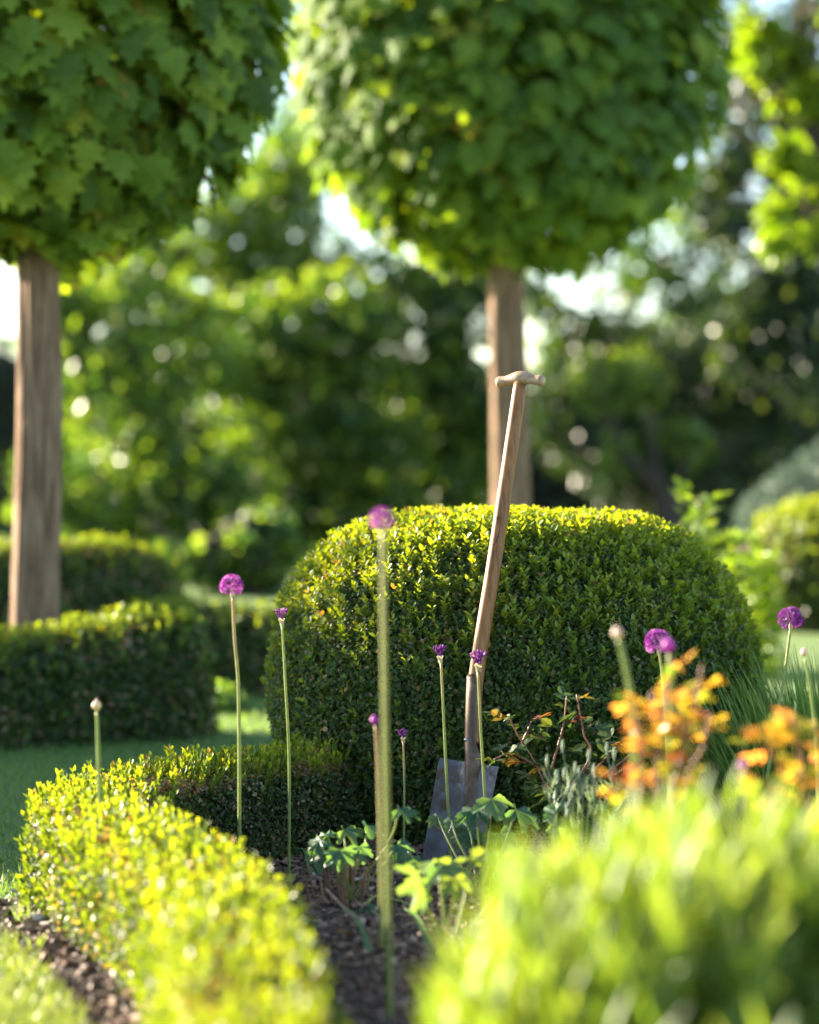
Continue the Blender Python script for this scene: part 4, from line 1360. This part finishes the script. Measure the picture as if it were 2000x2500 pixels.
# =================================================================== SMALL THINGS
st = thing('cut_stalks', (at(850, 2215, 6.4)[0], 6.4, 0), 'clump of dry brown cut stalks standing in the mulch', 'stubble')
c0 = at(855, 2215, 6.4)
for k in range(20):
    b = np.array([c0[0] + .045 * rng.normal(), 6.4 + .05 * rng.normal(), 0])
    d = nrm(np.array([(b[0] - c0[0]) * 3 + .1 * rng.normal(), .1 * rng.normal(), 1]))
    l = .05 + .06 * rng.random()
    g = Geo()
    g.add(*tube([b, b + d * l * .5, b + d * l], np.array([1, .95, .85]) * (.0022 + .0022 * rng.random()), 6), tint=rng.random())
    part('stalk', g, M_STALK, st)
for px, py, qx, qy, lab in ((795, 2170, 862, 2215, 'long pale dry stick lying against the cut stalks'), (870, 2270, 935, 2262, 'thin pale dry stick lying flat on the mulch')):
    g = Geo()
    A, B = at(px, py, 6.3), at(qx, qy, 6.2)
    A[2], B[2] = max(A[2], .03), .012
    g.add(*tube([A, (A + B) / 2, B], [.003, .0035, .003], 6), tint=.9)
    tag(part('dry_stick', g, M_STALK), lab, 'stick')

g = Geo()
pr = leaf_palmate(9, 3)
M = frames(nrm(np.array([[-.5, -.75, .4]])), nrm(np.array([[.5, -.2, -.8]])), .062)[0]
c = at(72, 2208, 6.35)
g.add(pr[0] @ M.T + c - M @ np.array([0, .3, 0]), pr[1], .4)
tag(part('fallen_leaf', g, M_FALLEN, None, smooth=True), 'single pale yellow leaf caught at the foot of the low hedge', 'leaf')
g = Geo()
c = at(92, 2274, 6.2)
V, F = revolve([(.002, 0), (.014, .002), (.017, .012), (.010, .021), (0, .023)], c[0], c[1], 12, sx=1.2, amp=.004, freq=40)
g.add(V, [F])
tag(part('stone', g, M_STONE, None, smooth=True), 'small whitish stone on the soil beside the low hedge', 'stone')
for k, (px, py, n, lab) in enumerate(((62, 2262, 26, 'yellowing grass weed tuft at the corner of the low hedge'), (82, 2330, 12, 'thin straggling weed on the bare soil strip'), (40, 2255, 10, 'sparse weed sprig at the left edge of the soil'))):
    b = at(px, py, 7083 * 1.05 / (py - 1060))
    b[2] = 0
    d = nrm(np.column_stack([rng.normal(size=(n, 2)) * .35, np.ones(n)]))
    ln = .025 + .035 * rng.random(n)
    g = Geo()
    instance(g, leaf_narrow(.16, .2), b + rng.normal(size=(n, 3)) * np.array([.012, .012, 0]), frames(nrm(np.cross(d, sph(n))), d, np.column_stack([np.full(n, .02), ln, ln])), .6 + .4 * rng.random(n))
    tag(part('weed_tuft', g, M_GRASS), lab, 'weed')

for A, B, Y0, Y1, lab in (((733, 2108), (760, 2150), 7.0, 6.85, 'dark green strap leaf lying at the foot of the low hedge'),
                          ((985, 2262), (1050, 2350), 6.1, 5.85, 'blurred green strap leaf on the mulch right of the thick stem'),
                          ((842, 2255), (905, 2330), 6.1, 5.8, 'faint green strap leaf on the mulch left of the thick stem')):
    a_, b_ = at(*A, Y0), at(*B, Y1)
    a_[2], b_[2] = .05, .012
    pth = smooth_path([b_, (a_ + b_) / 2 + np.array([0, 0, .02]), a_], 6)
    wv = np.linspace(.008, .002, len(pth))[:, None] * nrm(np.cross(pth[-1] - pth[0], [0, -.5, .8]))
    V = np.stack([pth - wv, pth - np.array([0, 0, .003]), pth + wv], 1).reshape(-1, 3)
    g = Geo()
    g.add(V, [grid_faces(len(pth), 3)], .35)
    tag(part('strap_leaf', g, M_GRASS, None, smooth=True), lab, 'leaf')

# low bright tuft on the lawn between the hedges
b = at(545, 1700, 10.9)
b[2] = 0
n = 700
a, r_ = rng.random(n) * 6.283, np.sqrt(rng.random(n)) * .10
P = np.column_stack([b[0] + r_ * np.cos(a), b[1] + r_ * np.sin(a), .02 + .10 * rng.random(n) * (1 - r_ / .11)])
d = nrm(np.column_stack([np.cos(a) * .6, np.sin(a) * .6, np.ones(n)]) + .4 * sph(n))
g = Geo()
instance(g, leaf_small(.5), P, frames(nrm(d + sph(n)), d, .03 * (.7 + .6 * rng.random(n))), rng.random(n))
tag(part('leafy_tuft', g, M_GRASS), 'small light green leafy tuft on the lawn left of the dome', 'plant')

# strip of lit perennials beyond the dome on the right
for k, (px, Y, h, r_) in enumerate(((1835, 12.5, .52, .13), (1790, 12.8, .60, .14))):
    b = at(px, 1560, Y)
    b[2] = 0
    t = thing('leafy_perennial', b, ('narrow lime green perennial lit by sun just right of the dome', 'taller lime green perennial half hidden behind the dome')[k], 'plant')
    n = 900
    a, rr_ = rng.random(n) * 6.283, np.sqrt(rng.random(n)) * r_
    z = rng.random(n)
    P = np.column_stack([b[0] + rr_ * np.cos(a) * (1 - .4 * z), b[1] + rr_ * np.sin(a), h * z])
    d = nrm(np.column_stack([np.cos(a), np.sin(a), .8 * np.ones(n)]) + .5 * sph(n))
    g = Geo()
    instance(g, leaf_small(.5), P, frames(nrm(np.array([0, 0, 1.0]) + sph(n) * .8), d, .05 * (.7 + .6 * rng.random(n))), rng.random(n))
    part('foliage', g, M_LIME, t, stuff=True)
    g = Geo()
    for q in range(6):
        g.add(*tube([b + rng.normal(size=3) * np.array([.03, .03, 0]), b + np.array([.04 * rng.normal(), .04 * rng.normal(), h])], [.005, .003], 5), tint=.4)
    part('stems', g, M_STEM, t)
